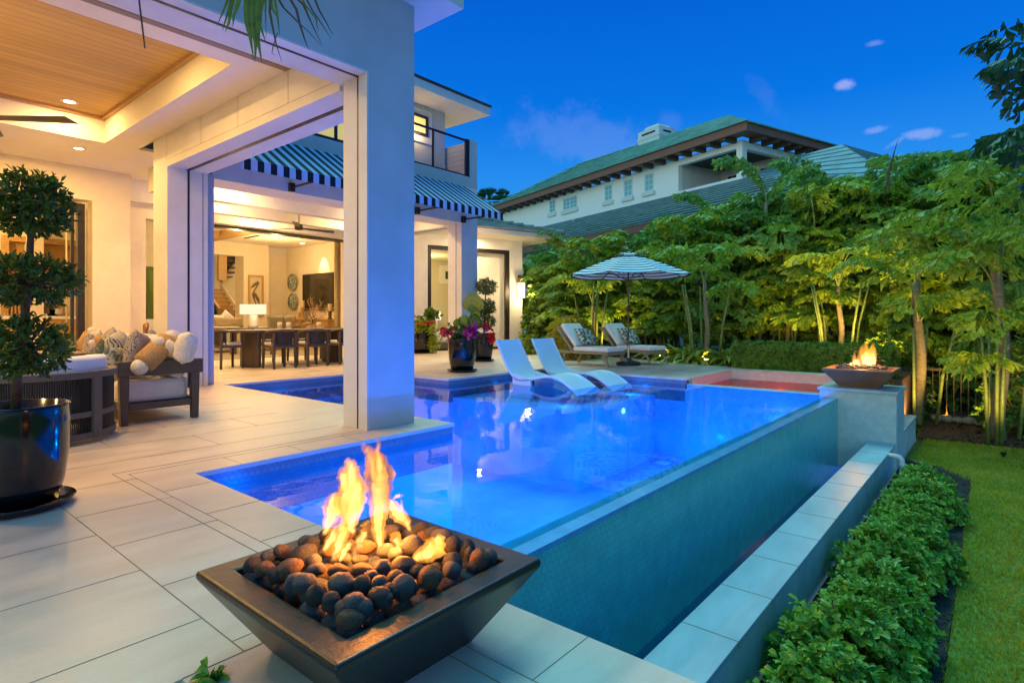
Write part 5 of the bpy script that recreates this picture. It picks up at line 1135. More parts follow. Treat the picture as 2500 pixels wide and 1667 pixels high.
for i, (x, y, rx, ry, rot) in enumerate(stones):
    ctr = ((x - 1140)/760)**2 + ((y - 850)/420)**2
    p = G(*cB(x, y + ry*.15), .285 + .040*max(0, 1 - ctr) - (.02 if min(rx, ry) < 40 else 0)); D = depth(p); s = 1/2.541/F*D
    p.x = min(max(p.x, BX - .275), BX + .275); p.y = min(max(p.y, BY - .275), BY + .275)
    o = sm[i % 5] if i < 5 else dup(sm[i % 5])
    a_, b_ = rx*s, ry*s; o.location = p; o.scale = (a_*.98, (a_ + b_)/2*.96, b_*.98); o.rotation_euler = (0, R(rot), TH - pi/2 + rs.uniform(-.3, .3))
    tag(o, sl_[i], 'lava stone', 'stones in the foreground fire bowl')
for i in range(60):                       # the layer below, showing in the gaps
    o = dup(sm[i % 5]); r_ = rs.uniform(.026, .04)
    gx, gy = i % 8, i // 8; o.location = (BX - .26 + gx*.074 + rs.uniform(-.02, .02), BY - .26 + gy*.074 + rs.uniform(-.02, .02), .245 + rs.uniform(-.01, .01)); o.scale = (r_*1.2, r_, r_*.85); o.rotation_euler = (rs.uniform(-.5, .5), rs.uniform(-.5, .5), rs.uniform(0, 6)); tag(o, 'small dark lava stone in the lower layer of the foreground fire bowl', group='stones in the lower layer of the bowl')
cF = crop(1980, 780, 8.7125); s0 = None
fst = [(540,1030,35,28),(640,1000,60,40),(620,1040,60,25),(740,970,70,35),(690,1010,50,30),(780,1030,55,28),(700,1060,60,22),(850,1010,50,30),(920,1040,60,30),(1010,1020,60,30),(1090,1020,85,38),(1060,1065,90,25),(1190,1010,60,35),(1290,1010,85,35),(1290,1065,90,28),(1380,1020,60,28),(1400,1075,45,28),(1470,1010,50,28),(1500,1045,60,35),(1570,1030,55,38),(1480,1085,60,22),(1200,1065,50,24),(960,1075,50,20),(850,1065,50,20),(1120,975,60,25),(980,985,50,24),(1350,975,50,24),(1440,985,45,22)]
fl_ = rowlabels(fst, 3, 'brown stone in the far fire bowl, %s from left in the %s row')
for i, (x, y, rx, ry) in enumerate(fst):
    p = onD(*cF(x, y), 8.75 + .1*((1060 - y)/50)); s = 1/8.7125/F*8.8
    p.x = max(p.x, 10.0); 
    if s0 is None:
        o = stone_mesh(9).build('lava_stone', M['lava_w'], smooth=True); s0 = o
    else: o = dup(s0)
    o.location = p; o.scale = (rx*s, rx*s, ry*s*1.15); o.rotation_euler = (0, 0, TH - pi/2); tag(o, fl_[i], 'lava stone', 'stones in the far fire bowl')
# ---- flames: closed tongues of glowing gas
def flame_mat(name, colr, strength, z0, z1, noise=18, dens=75):
    m = bpy.data.materials.new(name); m.use_nodes = True; nt = m.node_tree; nt.nodes.clear()
    tc = N(nt, 'ShaderNodeTexCoord'); sp = N(nt, 'ShaderNodeSeparateXYZ'); L(nt, tc.outputs['Object'], sp.inputs[0])
    mr = N(nt, 'ShaderNodeMapRange'); mr.inputs[1].default_value = z0; mr.inputs[2].default_value = z1; L(nt, sp.outputs[2], mr.inputs[0])
    c = ramp(nt, colr); L(nt, mr.outputs[0], c.inputs[0])
    st_ = ramp(nt, [(0, (.9,)*3), (.15, (1.2,)*3), (.6, (.85,)*3), (1, (.3,)*3)]); L(nt, mr.outputs[0], st_.inputs[0])
    mp = N(nt, 'ShaderNodeMapping'); mp.inputs['Scale'].default_value = (1, 1, .28); L(nt, tc.outputs['Object'], mp.inputs[0])
    n_ = N(nt, 'ShaderNodeTexNoise', i_Scale=noise, i_Detail=2.0); L(nt, mp.outputs[0], n_.inputs['Vector'])
    nn = N(nt, 'ShaderNodeMapRange'); nn.inputs[1].default_value = .36; nn.inputs[2].default_value = .66; nn.inputs[3].default_value = .25; nn.inputs[4].default_value = 1.5; L(nt, n_.outputs[0], nn.inputs[0])
    e = N(nt, 'ShaderNodeEmission'); L(nt, c.outputs[0], e.inputs[0]); L(nt, math_(nt, 'MULTIPLY', math_(nt, 'MULTIPLY', st_.outputs[0], nn.outputs[0]), strength), e.inputs[1])
    ab = N(nt, 'ShaderNodeVolumeAbsorption', i_Density=float(dens)); ab.inputs[0].default_value = (.5, .35, .2, 1); ad = N(nt, 'ShaderNodeAddShader'); L(nt, e.outputs[0], ad.inputs[0]); L(nt, ab.outputs[0], ad.inputs[1])
    o = N(nt, 'ShaderNodeOutputMaterial'); L(nt, ad.outputs[0], o.inputs['Volume'])
    try: m.cycles.homogeneous_volume = False
    except Exception: pass
    return m
cfl = crop(700, 1000, 3.92); DF = 1.94
tong = [[(640,1190,10),(610,1060,55),(600,900,95),(625,750,92),(618,600,62),(598,510,38),(565,470,10)],
 [(345,1200,8),(400,1080,45),(455,950,78),(470,850,58),(500,790,14)], [(330,1370,10),(430,1230,38),(520,1110,40),(585,1000,25),(600,900,8)], [(435,1450,8),(490,1290,38),(545,1150,38),(590,1040,14)],
 [(510,1460,6),(550,1360,28),(610,1290,28),(635,1235,6)], [(650,1470,14),(680,1300,34),(740,1200,30),(780,1085,14)],
 [(910,1380,6),(888,1250,30),(880,1100,42),(885,950,58),(882,800,78),(885,650,90),(850,500,74),(785,400,38),(718,310,6)], [(890,760,30),(885,560,36),(875,400,26),(866,250,12),(858,90,3)],
 [(940,900,22),(965,750,30),(985,605,5)], [(1195,1175,6),(1125,1050,36),(1045,980,52),(990,880,32),(970,815,6)], [(935,1000,14),(1000,920,26),(1075,885,15)], [(1100,1020,10),(1102,920,14),(1095,850,3)],
 [(1010,855,5),(1060,828,18),(1115,810,12)], [(1085,1375,8),(1058,1260,32),(1035,1160,34)], [(1215,1440,14),(1310,1385,52),(1415,1310,80),(1455,1240,40),(1440,1190,8)], [(700,1115,10),(750,1090,22),(795,1060,8)], [(560,800,30),(545,640,42),(520,540,12)], [(700,1000,20),(690,850,36),(700,700,26),(690,600,6)]]
FL = thing('fire_flame', 'tall orange and white flames rising from the foreground stones', 'flame', (BX, BY, .30))
fm_out = flame_mat('flame_gas', [(0, (1, .42, .05)), (.4, (1, .42, .07)), (1, (1, .26, .05))], 82, 0, .50, 22); fm_in = flame_mat('flame_core', [(0, (1, .66, .24)), (1, (1, .52, .20))], 210, 0, .46, 30)
rf = random.Random(5)
for k, tg in enumerate(tong):
    off = rf.uniform(-.04, .06) - (.14 if k in (2, 3, 4, 5, 13, 14) else 0); P_s = [onD(*cfl(x, y), DF + off + .01*i) for i, (x, y, w) in enumerate(tg)]
    # resample smoothly and add small licks
    pts = []; rr = []
    for i in range(len(P_s) - 1):
        for j in range(4):
            t_ = j/4; p0 = P_s[max(i-1, 0)]; p1 = P_s[i]; p2 = P_s[i+1]; p3 = P_s[min(i+2, len(P_s)-1)]
            q = .5*((2*p1) + (p2 - p0)*t_ + (2*p0 - 5*p1 + 4*p2 - p3)*t_*t_ + (3*p1 - p0 - 3*p2 + p3)*t_**3)
            q += V((rf.gauss(0, .0025), rf.gauss(0, .0025), 0)); pts.append(q); rr.append((tg[i][2]*(1-t_) + tg[i+1][2]*t_)*1.62/3.92/F*DF*rf.uniform(.86, 1.12))
    pts.append(P_s[-1]); rr.append(.0012); rr[0] = .002
    lat = V((sin(TH), -cos(TH), 0))
    MB().tube(pts, rr, 12, flat=lat).build('flame_tongue', fm_out, FL, smooth=True)
    MB().tube(pts[1:-3] if len(pts) > 8 else pts[:-1], [r_*.55 for r_ in (rr[1:-3] if len(pts) > 8 else rr[:-1])], 10, flat=lat).build('flame_core', fm_in, FL, smooth=True)
for dx, dy, dz, pw in [(-.06, -.02, .11, 6.0), (.09, .02, .10, 5.0), (0.0, 0.0, .32, 4.0), (-.13, .03, .08, 2.5), (.02, -.10, .07, 2.5)]: light('POINT', 'fire_light', (BX + dx, BY + dy, .30 + dz), pw*2.3, (1, .29, .035), .03)
FL2 = thing('fire_flame', 'bright flames with a white hot base in the far fire bowl', 'flame', (10.36, 1.6, .35))
fo2 = flame_mat('far_flame_gas', [(0, (1, .55, .12)), (.4, (1, .40, .03)), (1, (1, .22, .01))], 22, 0, .75, 12, 8); fi2 = flame_mat('far_flame_core', [(0, (1, .85, .5)), (1, (1, .6, .2))], 60, 0, .5, 14)
for k, tg in enumerate([[(860,980,20),(850,940,40),(850,900,12)],[(960,1010,30),(940,900,60),(920,830,40),(930,640,8)],[(1050,990,60),(1060,900,90),(1080,780,70),(1110,600,50),(1200,480,36),(1225,370,8)],[(1200,990,70),(1210,880,100),(1280,760,70),(1310,600,50),(1320,500,10)],[(1300,980,60),(1310,860,70),(1340,700,50),(1370,580,8)],[(1150,980,60),(1150,800,80),(1180,650,60),(1160,540,30),(1190,430,6)]]):
    pts = [onD(*cF(x, y), 8.9 + .03*k) for x, y, w in tg]; rr = [w*1.25/8.7125/F*8.9 for x, y, w in tg]; lat = V((sin(TH), -cos(TH), 0))
    MB().tube(pts, rr, 12, flat=lat).build('flame_tongue', fo2, FL2, smooth=True)
    MB().tube([pts[0], pts[1], pts[1].lerp(pts[2], .8)], [rr[0]*.9, rr[1]*.8, rr[2]*.3], 12, flat=lat).build('flame_core', fi2, FL2, smooth=True)
light('POINT', 'far_fire_light', (10.36, 1.6, .62), 60, (1, .42, .08), .05)
# ---- hanging palm frond in the top left, close to the camera
FR = thing('palm_frond', 'drooping palm frond hanging into the top of the view', 'palm frond', tuple(onD(640, -60, 2.6)))
cfr = crop(500, 0, 6.72); gm = leafmat('frond_green', (.02, .07, .01), (.10, .16, .02), .45, .3); bm2 = mat('dry_frond_brown', (.06, .03, .02), .6)
def blade(pts, w, m, nm):
    P_ = [onD(*cfr(x, y), 2.6) for x, y in pts]; lat = V((sin(TH), -cos(TH), 0)); mb = MB(); vs = []; n_ = len(P_)
    for i, p in enumerate(P_):
        t_ = i/(n_-1); ww = w/6.72/F*2.6*(1 - t_**2.2) + .0006; f_ = V((cos(TH), sin(TH), 0))
        vs += [p - lat*ww + f_*ww*.4, p + f_*-.0, p + lat*ww + f_*ww*.4]
    fs = [(i*3 + j, i*3 + j + 1, (i+1)*3 + j + 1, (i+1)*3 + j) for i in range(n_-1) for j in (0, 1)]
    mb.add(vs, fs).build(nm, m, FR, smooth=True)
for pts, w in [([(380,-60),(350,60),(290,210),(195,440)],26),([(430,-60),(400,120),(340,330),(285,510)],24),([(470,-60),(420,150),(390,380),(335,535)],34),([(560,-60),(520,120),(470,260),(460,450)],40),([(690,-80),(680,150),(690,380),(740,600),(800,990)],60),([(760,-80),(760,160),(780,420),(830,700),(822,1030)],66),([(860,-80),(850,120),(850,380),(860,640),(940,1050)],72),([(960,-60),(900,180),(900,420),(1010,720)],40),([(1000,-60),(990,200),(1010,620)],16),([(1130,-60),(1180,200),(1230,600)],26),([(1060,-60),(1090,120),(1190,300)],36),([(1560,-60),(1640,80),(1820,300),(1860,530)],20)]: blade(pts, w, gm, 'leaflet')
for pts, w in [([(1080,-60),(1060,180),(1100,400),(1160,690),(1265,1030)],20),([(1190,-40),(1290,130),(1420,260),(1560,400),(1720,540),(1915,770)],20),([(1370,-60),(1500,160),(1550,380),(1640,660),(1715,830)],22),([(1470,-60),(1620,90),(1720,320),(1930,765)],22),([(1640,-60),(1760,170),(1920,400),(2075,645)],14),([(1780,-60),(1880,180),(1990,370),(2110,600)],16),([(1190,540),(1120,760),(1100,870),(1160,925)],7)]: blade(pts, w, bm2, 'dry_leaflet')
c1z = crop(0, 0, 2.6133)
pA, pB = onD(*c1z(880, -60), 2.6), onD(*c1z(925, 310), 2.6); MB().tube([pA, pA.lerp(pB, .5), pB], [.004, .004, .003], 5).build('frond_stem', bm2, FR)
# ================================================================== neighbour's house
Wn = onD(1812.3, HOR, 28); Wn.z = 0; ra = R(-18.7); na = V((cos(ra), sin(ra), 0)); nb_ = V((-na.y, na.x, 0)); ZG = -1.1
NH = thing('neighbour_house', 'large white two storey neighbouring house with green grey tiled hip roofs', 'house', (Wn.x, Wn.y, ZG), ra)
def W_(t, s, z): return Wn + nb_*t + na*s + V((0, 0, z))          # t away along the long wall, s into the building
def np_(name, mb, m=ST, **kw): return mb.build(name, m, NH, **kw)
def wbox(mb, t0, t1, s0, s1, z0, z1, mi=None):
    vs = [W_(t, s, z) for z in (z0, z1) for t, s in ((t0, s0), (t1, s0), (t1, s1), (t0, s1))]
    return mb.add(vs, [(0,1,2,3),(7,6,5,4),(1,0,4,5),(2,1,5,6),(3,2,6,7),(0,3,7,4)], mi)
wn_ = MB(); zt_ = 9.75
wbox(wn_, 4.05, 24.5, 0, .3, 6.5, zt_); wbox(wn_, 0, 4.05, 0, .3, 6.5, 8.0); wbox(wn_, 0, 4.05, 0, .3, 9.40, zt_); wbox(wn_, 0, .34, 0, .34, 8.0, 9.40)
wbox(wn_, 0, .3, .34, 6.0, 6.5, 8.0); wbox(wn_, 0, .3, .34, 6.0, 9.35, zt_); wbox(wn_, 0, .3, 3.4, 6.0, 8.0, 9.35); wbox(wn_, 24.2, 24.5, .3, 8, 6.5, zt_); wbox(wn_, 0, 24.5, 7.7, 8, 6.5, zt_)
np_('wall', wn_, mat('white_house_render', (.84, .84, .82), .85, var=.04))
bi = MB(); wbox(bi, 4.05, 4.3, .3, 3.6, 7.4, 9.7); wbox(bi, .3, 4.05, 3.5, 3.7, 7.4, 9.7); np_('balcony_wall', bi)
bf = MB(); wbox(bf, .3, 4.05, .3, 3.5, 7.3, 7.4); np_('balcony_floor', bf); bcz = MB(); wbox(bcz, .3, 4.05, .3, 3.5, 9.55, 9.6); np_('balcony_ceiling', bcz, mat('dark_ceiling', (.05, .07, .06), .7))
sky_pane = mat('sky_reflection_glass', (.16, .44, .50), .12, spec=.8); wf = mat('white_window_frame', (.62, .66, .64), .6); dkg = mat('dark_window_glass', (.02, .03, .03), .12)  # blue colour of the window panes stands in for reflected sky
for s_ in (.9, 1.85, 2.8):
    pass
for k in range(3):
    f = MB(); wbox(f, .7 + k*1.05, 1.5 + k*1.05, 3.42, 3.49, 7.5, 9.2); fo = np_('balcony_door', f, wf); g_ = MB(); wbox(g_, .78 + k*1.05, 1.08 + k*1.05, 3.40, 3.419, 7.6, 9.1); wbox(g_, 1.12 + k*1.05, 1.42 + k*1.05, 3.40, 3.419, 7.6, 9.1); g_.build('pane', dkg, fo)
for i, (t0, t1, z0, z1, dv) in enumerate([(15.50, 16.24, 8.68, 9.59, 1), (12.96, 14.58, 8.60, 9.45, 2), (9.41, 10.15, 8.48, 9.48, 1), (7.60, 8.37, 8.42, 9.47, 1), (5.88, 6.61, 8.42, 9.46, 1)]):
    f = MB(); e = .08; wbox(f, t0, t1, -.02, .0, z0, z0 + e); wbox(f, t0, t1, -.02, 0, z1 - e, z1); wbox(f, t0, t0 + e, -.02, 0, z0 + e, z1 - e); wbox(f, t1 - e, t1, -.02, 0, z0 + e, z1 - e)
    nn_ = dv*2
    for k in range(1, nn_): tt_ = t0 + (t1 - t0)*k/nn_; wbox(f, tt_ - .02*(1 + (k % 2 == 0)), tt_ + .02*(1 + (k % 2 == 0)), -.018, 0, z0 + e, z1 - e)
    for k in (1, 2): zz_ = z0 + (z1 - z0)*k/3; wbox(f, t0 + e, t1 - e, -.016, 0, zz_ - .018, zz_ + .018)
    fo = np_('window', f, wf); g_ = MB(); wbox(g_, t0 + e, t1 - e, -.010, -.002, z0 + e, z1 - e); g_.build('pane', sky_pane, fo)
    sl_ = MB(); wbox(sl_, t0 - .12, t1 + .12, -.14, -.005, z0 - .26, z0 - .03); sl_.build('sill', wf, fo)
brn = mat('brown_fascia', (.24, .10, .06), .6); ov = 1.0
ef = MB(); e0, e1, La = -ov, 24.9, 7.2
wbox(ef, e0, e1, -ov - .02, -ov + .10, 9.78, 10.22); wbox(ef, e0, e0 + .12, -ov + .10, La + .5, 9.78, 10.22); eo = np_('fascia', ef, brn)
sf = MB(); wbox(sf, e0 + .12, e1, -ov + .1, .0, 9.90, 9.93); wbox(sf, e0 + .12, 0, 0, La, 9.90, 9.93); sf.build('soffit', brn, eo)
rt = MB()
for k in range(26): wbox(rt, .3 + k*.93, .3 + k*.93 + .22, -ov + .12, -.002, 9.66, 9.90)
for k in range(8): wbox(rt, -ov + .14, -.002, .5 + k*.93, .72 + k*.93, 9.66, 9.90)
rt.build('rafter_tail', mat('brown_rafter', (.12, .065, .045), .7), eo)
hw_ = 4.6; zr = 10.05; zt2 = 12.55
A_, B_, C_, D__ = W_(e0 - .1, -ov - .1, zr), W_(e1, -ov - .1, zr), W_(e1, 2*hw_ - ov, zr), W_(e0 - .1, 2*hw_ - ov, zr)
r0, r1 = W_(3.66, hw_ - ov, 12.55), W_(16.8, hw_ - ov, 13.0)
roof('roof', NH, A_, B_, r1, r0, 10, M['tile_green'], .05, .19); roof('roof', NH, D__, A_, r0, r0 + V((.01, 0, 0)), 11, M['tile_green'], .05, .13); roof('roof', NH, B_, C_, r1 + V((0, .01, 0)), r1, 15, M['tile_green'], .05, .06)
chm = MB(); tq = 8.4; wbox(chm, tq, tq + 1.9, 3.0, 4.4, 11, 13.35); wbox(chm, tq - .06, tq + 1.96, 2.94, 4.46, 12.78, 12.9); wbox(chm, tq + .0, tq + 1.9, 3.0, 4.4, 13.36, 13.38)
co = np_('chimney', chm); cs2 = MB(); wbox(cs2, tq + .35, tq + 1.55, 2.985, 4.41, 13.05, 13.17); wbox(cs2, tq - .012, tq + 1.9, 3.35, 4.05, 13.05, 13.17); cs2.build('vent_slot', M['black'], co)
cz = MB(); 
for i in range(1):
    vs = [W_(t, s, z) for z, k in ((13.38, 0), (13.62, .22)) for t, s in ((tq + .1 + k, 3.1 + k*.6), (tq + 1.6 - k, 3.1 + k*.6), (tq + 1.6 - k, 4.3 - k*.6), (tq + .1 + k, 4.3 - k*.6))]
    cz.add(vs, [(0,1,2,3),(7,6,5,4),(1,0,4,5),(2,1,5,6),(3,2,6,7),(0,3,7,4)])
cz.build('chimney_cap', ST, co)
# lower roof skirting the long wall and its storey below
zl, sl_o = 7.74, 6.3; ze = zl - .43*sl_o; tn = -6.2
ridge = W_(-3.1, 3.0, zl + .43*3.0 + .15)
roof('lower_roof', NH, W_(-9.8, -sl_o, ze), W_(26, -sl_o, ze), W_(26, 0, zl), W_(-.02, 0, zl), 12, M['tile_slate'], .05, .20)
roof('lower_roof', NH, W_(-9.8, -sl_o, ze), W_(-.02, 0, zl), ridge + nb_*3, ridge, 8, M['tile_slate'], .05, .05)
roof('lower_roof', NH, W_(-9.8, 10, ze), W_(-9.8, -sl_o, ze), ridge, ridge + na*3.5, 18, M['tile_slate'], .05, .07)
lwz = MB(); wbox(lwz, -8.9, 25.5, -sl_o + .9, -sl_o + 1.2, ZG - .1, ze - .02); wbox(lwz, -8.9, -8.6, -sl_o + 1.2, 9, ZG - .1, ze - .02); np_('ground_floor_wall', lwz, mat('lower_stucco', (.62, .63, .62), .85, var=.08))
le = MB(); wbox(le, -9.75, 26, -sl_o - .02, -sl_o + .1, ze - .2, ze + .16); np_('lower_fascia', le, brn)
vp_ = MB().tube([W_(10.9, -1.6, zl - .43*1.6 - .1), W_(10.9, -1.9, zl - .43*1.6 + .22)], .16, 10); np_('roof_vent', vp_, M['tile_slate'])
# distant palm crown between the houses
def fan_palm(label, p, r_, n_, seed):
    t = thing('distant_palm', label, 'palm tree', tuple(p)); rnd = random.Random(seed); mb = MB()
    for i in range(n_):
        a = rnd.uniform(0, 2*pi); e_ = rnd.uniform(-.2, 1.3); d = V((cos(a)*cos(e_), sin(a)*cos(e_), sin(e_)))
        for j in range(14):
            s_ = d.cross(V((0, 0, 1))).normalized(); dd = (d + s_*(j - 6.5)*.12).normalized(); b_ = V((0, 0, p.z*0)) + d*r_*.35
            mb.add([b_, b_ + dd*r_*.4 + V((0, 0, .05)), b_ + dd*r_*.65 - V((0, 0, .12*r_))], [(0, 1, 2)]); mb.add([b_, b_ + dd*r_*.35 + s_*.09, b_ + dd*r_*.62], [(0, 1, 2)])
    mb.build('crown', leafmat('far_palm_leaf', (.02, .08, .05), (.04, .14, .07)), t, world=False)
    MB().tube([(0, 0, -p.z - 1.1), (0, 0, 0)], .16, 8).build('trunk', M['bark'], t, world=False)
fan_palm('distant fan palm crown rising between the two houses', onD(1195, 492, 55), 1.6, 16, 1)
fan_palm('distant fan palm crown just right of the taller one between the houses', onD(1222, 492, 58), 1.5, 12, 2)

# ================================================================== fishtail palms
def fishtail(mb, p, d, up_, ln, rnd):
    d = d.normalized(); s = d.cross(up_)
    if s.length < 1e-3: s = V((1, 0, 0))
    s.normalize(); n = s.cross(d); w = ln*rnd.uniform(.36, .55); k = rnd.choice((-1, 1))
    pr = [(-.62, .72), (-.36, .86), (-.22, .80), (.02, 1.0), (.16, .90), (.42, 1.14 if k > 0 else .95), (.66, 1.0 if k > 0 else .78)]
    mb.add([p] + [p + d*ln*b_ + s*w*a_*k - n*ln*.18*b_*b_ for a_, b_ in pr], [(0, 1, 2), (0, 2, 3), (0, 3, 4), (0, 4, 5), (0, 5, 6), (0, 6, 7)])
def frond(mb, st, base, az, elev, ln, rnd, droop=1.35, lf=.235):
    pts = []; p = V(base); h_ = V((cos(az), sin(az), 0)); e_ = elev; n_ = 11; seg = ln/n_
    for i in range(n_ + 1):
        pts.append(V(p)); p = p + (h_*cos(e_) + V((0, 0, 1))*sin(e_))*seg; e_ -= droop*1.35/n_*(.4 + i/n_*1.3)
    st.tube(pts, [.020*(1 - .085*i) for i in range(n_ + 1)], 5, cap=False)
    sd0 = V((-sin(az), cos(az), 0))
    for i in range(3, n_ + 1):
        t_ = (i - 3)/(n_ - 3); ax = (pts[min(i+1, n_)] - pts[i-1]).normalized(); sl = ln*.36*(1 - .62*abs(t_ - .3)**1.2)*(1 - .35*t_)
        for sgn in (-1, 1):
            d = (sd0*sgn*.9 + ax*(.35 + .5*t_) + V((0, 0, .12))).normalized(); q = V(pts[i]); m_ = max(3, int(sl/.085))
            for j in range(m_):
                q = q + d*(sl/m_); d = (d + V((0, 0, -.13))).normalized()
                for s2 in (-1, 1):
                    if rnd.random() < .08: continue
                    dd = (d*.7 + ax*s2*.55 + V((0, 0, rnd.uniform(-.95, .1)))).normalized()
                    fishtail(mb, q, dd, rsph(rnd) + h_*.5 + V((0, 0, .5)), lf*rnd.uniform(.75, 1.2), rnd)
            fishtail(mb, q, d, V((0, 0, 1)), lf, rnd)
    fishtail(mb, pts[-1], (pts[-1] - pts[-2]), V((0, 0, 1)), lf*1.2, rnd)
def palm_clump(seed, H_, canes, spread, per, low=.12, lean=.06):
    rnd = random.Random(seed); t = bpy.data.objects.new('fishtail_palm', None); col.objects.link(t)
    mb = MB(); st = MB()
    for c in range(canes):
        a = rnd.uniform(0, 2*pi); r_ = spread*rnd.uniform(.1, 1) if c else 0; b_ = V((r_*cos(a), r_*sin(a), 0)); hh = H_*(1 if c == 0 else rnd.uniform(.45, .92)); ln_ = V((rnd.uniform(-lean, lean), rnd.uniform(-lean, lean), 1))
        cr_ = (.075 if c == 0 else .035); k_ = 6
        cp2 = [b_ + ln_*(hh*.82*i/k_) + V((.02*sin(i*2 + c), .02*cos(i*2.3 + c), 0)) for i in range(k_ + 1)]
        MB().tube(cp2, [cr_*(1 - .06*i) for i in range(k_ + 1)], 8).build('cane', M['bark'] if c == 0 else M['bark_g'], t, world=False, smooth=True)
        for i in range(per):
            f_ = low + (1 - low)*((i + rnd.uniform(0, 1))/per)**.8; z_ = hh*.82*f_; el = R(rnd.uniform(42, 72)) if f_ < .75 else R(rnd.uniform(62, 86))
            frond(mb, st, b_ + ln_*z_, rnd.uniform(0, 2*pi), el, rnd.uniform(1.25, 1.9)*(H_/5)**.5*(.8 if f_ < .4 else 1), rnd)
    mb.build('foliage', M['palm_leaf'] if seed % 2 else M['palm_leaf_b'], t, world=False); st.build('frond_stem', M['bark_g'], t, world=False)
    return t
protos = [palm_clump(s, 5.0, 5, .6, 9) for s in (21, 22, 23)] + [palm_clump(24, 5.0, 6, .7, 8, .05)]
used = set()
plist = [(1318, 26.0, 600, 0, 'dark fishtail palm between the bedroom wing and the umbrella'), (1372, 20.5, 590, 1, 'fishtail palm clump just left of the umbrella canopy'), (1425, 19.0, 600, 3, 'fishtail palm clump behind the left chaise'),
 (1468, 18.6, 555, 2, 'fishtail palm clump directly behind the umbrella'), (1545, 18.2, 590, 0, 'fishtail palm clump behind the umbrella pole'), (1612, 17.6, 560, 1, 'fishtail palm clump behind the right chaise'),
 (1690, 17.0, 500, 2, 'bright fishtail palm below the neighbour window row'), (1765, 16.6, 545, 3, 'fishtail palm clump left of the neighbour balcony corner'), (1850, 16.6, 420, 1, 'tall fishtail palm rising in front of the neighbour balcony'),
 (1925, 16.0, 490, 0, 'fishtail palm clump left of the far fire bowl'), (2010, 15.8, 420, 2, 'tall fishtail palm behind the back hedge'), (2090, 15.4, 440, 3, 'fishtail palm directly above the far fire bowl'),
 (2170, 15.0, 430, 1, 'fishtail palm with a dark spear leaf right of the far fire bowl'), (2250, 14.6, 410, 0, 'fishtail palm above the low garden wall'), (2335, 14.4, 395, 2, 'fishtail palm in front of the iron fence'),
 (2410, 14.0, 385, 3, 'fishtail palm near the right edge behind the thick trunk'), (2490, 13.6, 370, 1, 'fishtail palm cut by the right edge of the view')]
for i, (u, D, v, k) in enumerate([(1340, 28.0, 600, 1), (1455, 21.0, 590, 0), (1575, 20.0, 560, 3), (1650, 19.0, 520, 0), (1730, 18.6, 500, 1), (1800, 18.2, 470, 2), (1885, 18.0, 440, 3), (1970, 17.4, 430, 1), (2050, 17.0, 415, 0), (2130, 16.6, 405, 2), (2210, 16.4, 400, 1), (2290, 16.0, 385, 3), (2370, 15.6, 380, 0), (2455, 15.0, 365, 2)]):
    plist.append((u, D, v, k, 'fishtail palm of the back row, ' + ['first', 'second', 'third', 'fourth', 'fifth', 'sixth', 'seventh', 'eighth', 'ninth', 'tenth', 'eleventh', 'twelfth', 'thirteenth', 'fourteenth'][i] + ' from the left'))
def zground(p): return -.06 if (p.x > 12.95 and p.y > 1.36) else ZG
for i, (u, D, v, k, lb) in enumerate(plist):
    p = onD(u, HOR, D); p.z = zground(p); h_ = HC + (HOR - v)/F*D - p.z; s_ = h_/4.95; rz = random.uniform(0, 6.28)
    if k not in used: t = protos[k]; used.add(k); t.location = p; t.rotation_euler = (0, 0, rz); t.scale = (max(.9, s_*.95),)*2 + (s_,); tag(t, lb, 'palm tree', 'fishtail palms screening the garden')
    else: t = dup(protos[k], loc=p, rotz=rz, scale=(max(.9, s_*.95), max(.9, s_*.95), s_)); tag(t, lb, 'palm tree', 'fishtail palms screening the garden')
def lone_palm(name_label, u, v, D, topv, r_, fr, seed):
    fr = [(z_, az, min(82, el + 16), ln) for z_, az, el, ln in fr]
    rnd = random.Random(seed); b_ = onD(u, HOR, D); b_.z = zground(b_); t = thing('fishtail_palm', name_label, 'palm tree', tuple(b_), group='fishtail palms screening the garden')
    hh = HC + (HOR - topv)/F*D - b_.z; k_ = 10; base = V((0, 0, 0))
    cp2 = [V((.05*sin(i*.9), .05*cos(i*.7) - .05, hh*i/k_)) for i in range(k_ + 1)]
    MB().tube(cp2, [r_*(1.25 if i == 0 else 1 - .03*i) for i in range(k_ + 1)], 12).build('trunk', M['bark'], t, world=False, smooth=True)
    mb = MB(); st = MB()
    for (z_, az, el, ln) in fr: frond(mb, st, cp2[min(k_, int(z_*k_))], az, R(el), ln*1.05, rnd, 1.5, .20)
    mb.build('foliage', M['palm_leaf'], t, world=False); st.build('frond_stem', M['bark_g'], t, world=False)
    for c in range(5):
        a = rnd.uniform(0, 6.28); q = V((.35*cos(a), .35*sin(a), 0)); MB().tube([q, q*1.3 + V((0, 0, 1.0)), q*1.9 + V((0, 0, 2.0))], [.035, .03, .02], 7).build('cane', M['bark_g'], t, world=False, smooth=True)
    return t
az_cam = TH + pi      # towards the camera
lone_palm('stout trunked fishtail palm at the right edge of the lawn', 2432, 1080, 10.35, 590, .115, [(1, az_cam, 50, 2.1), (1, az_cam - .9, 60, 2.1), (1, az_cam + 1.0, 45, 2.1), (.9, az_cam + 2.2, 50, 2), (.9, az_cam - 2.0, 50, 2), (.7, az_cam - 1.3, 50, 1.8), (.6, az_cam + .6, 40, 1.7), (.8, az_cam - .4, 45, 1.9), (.5, az_cam - .9, 35, 1.6), (.35, az_cam - 1.2, 40, 1.3)], 5)
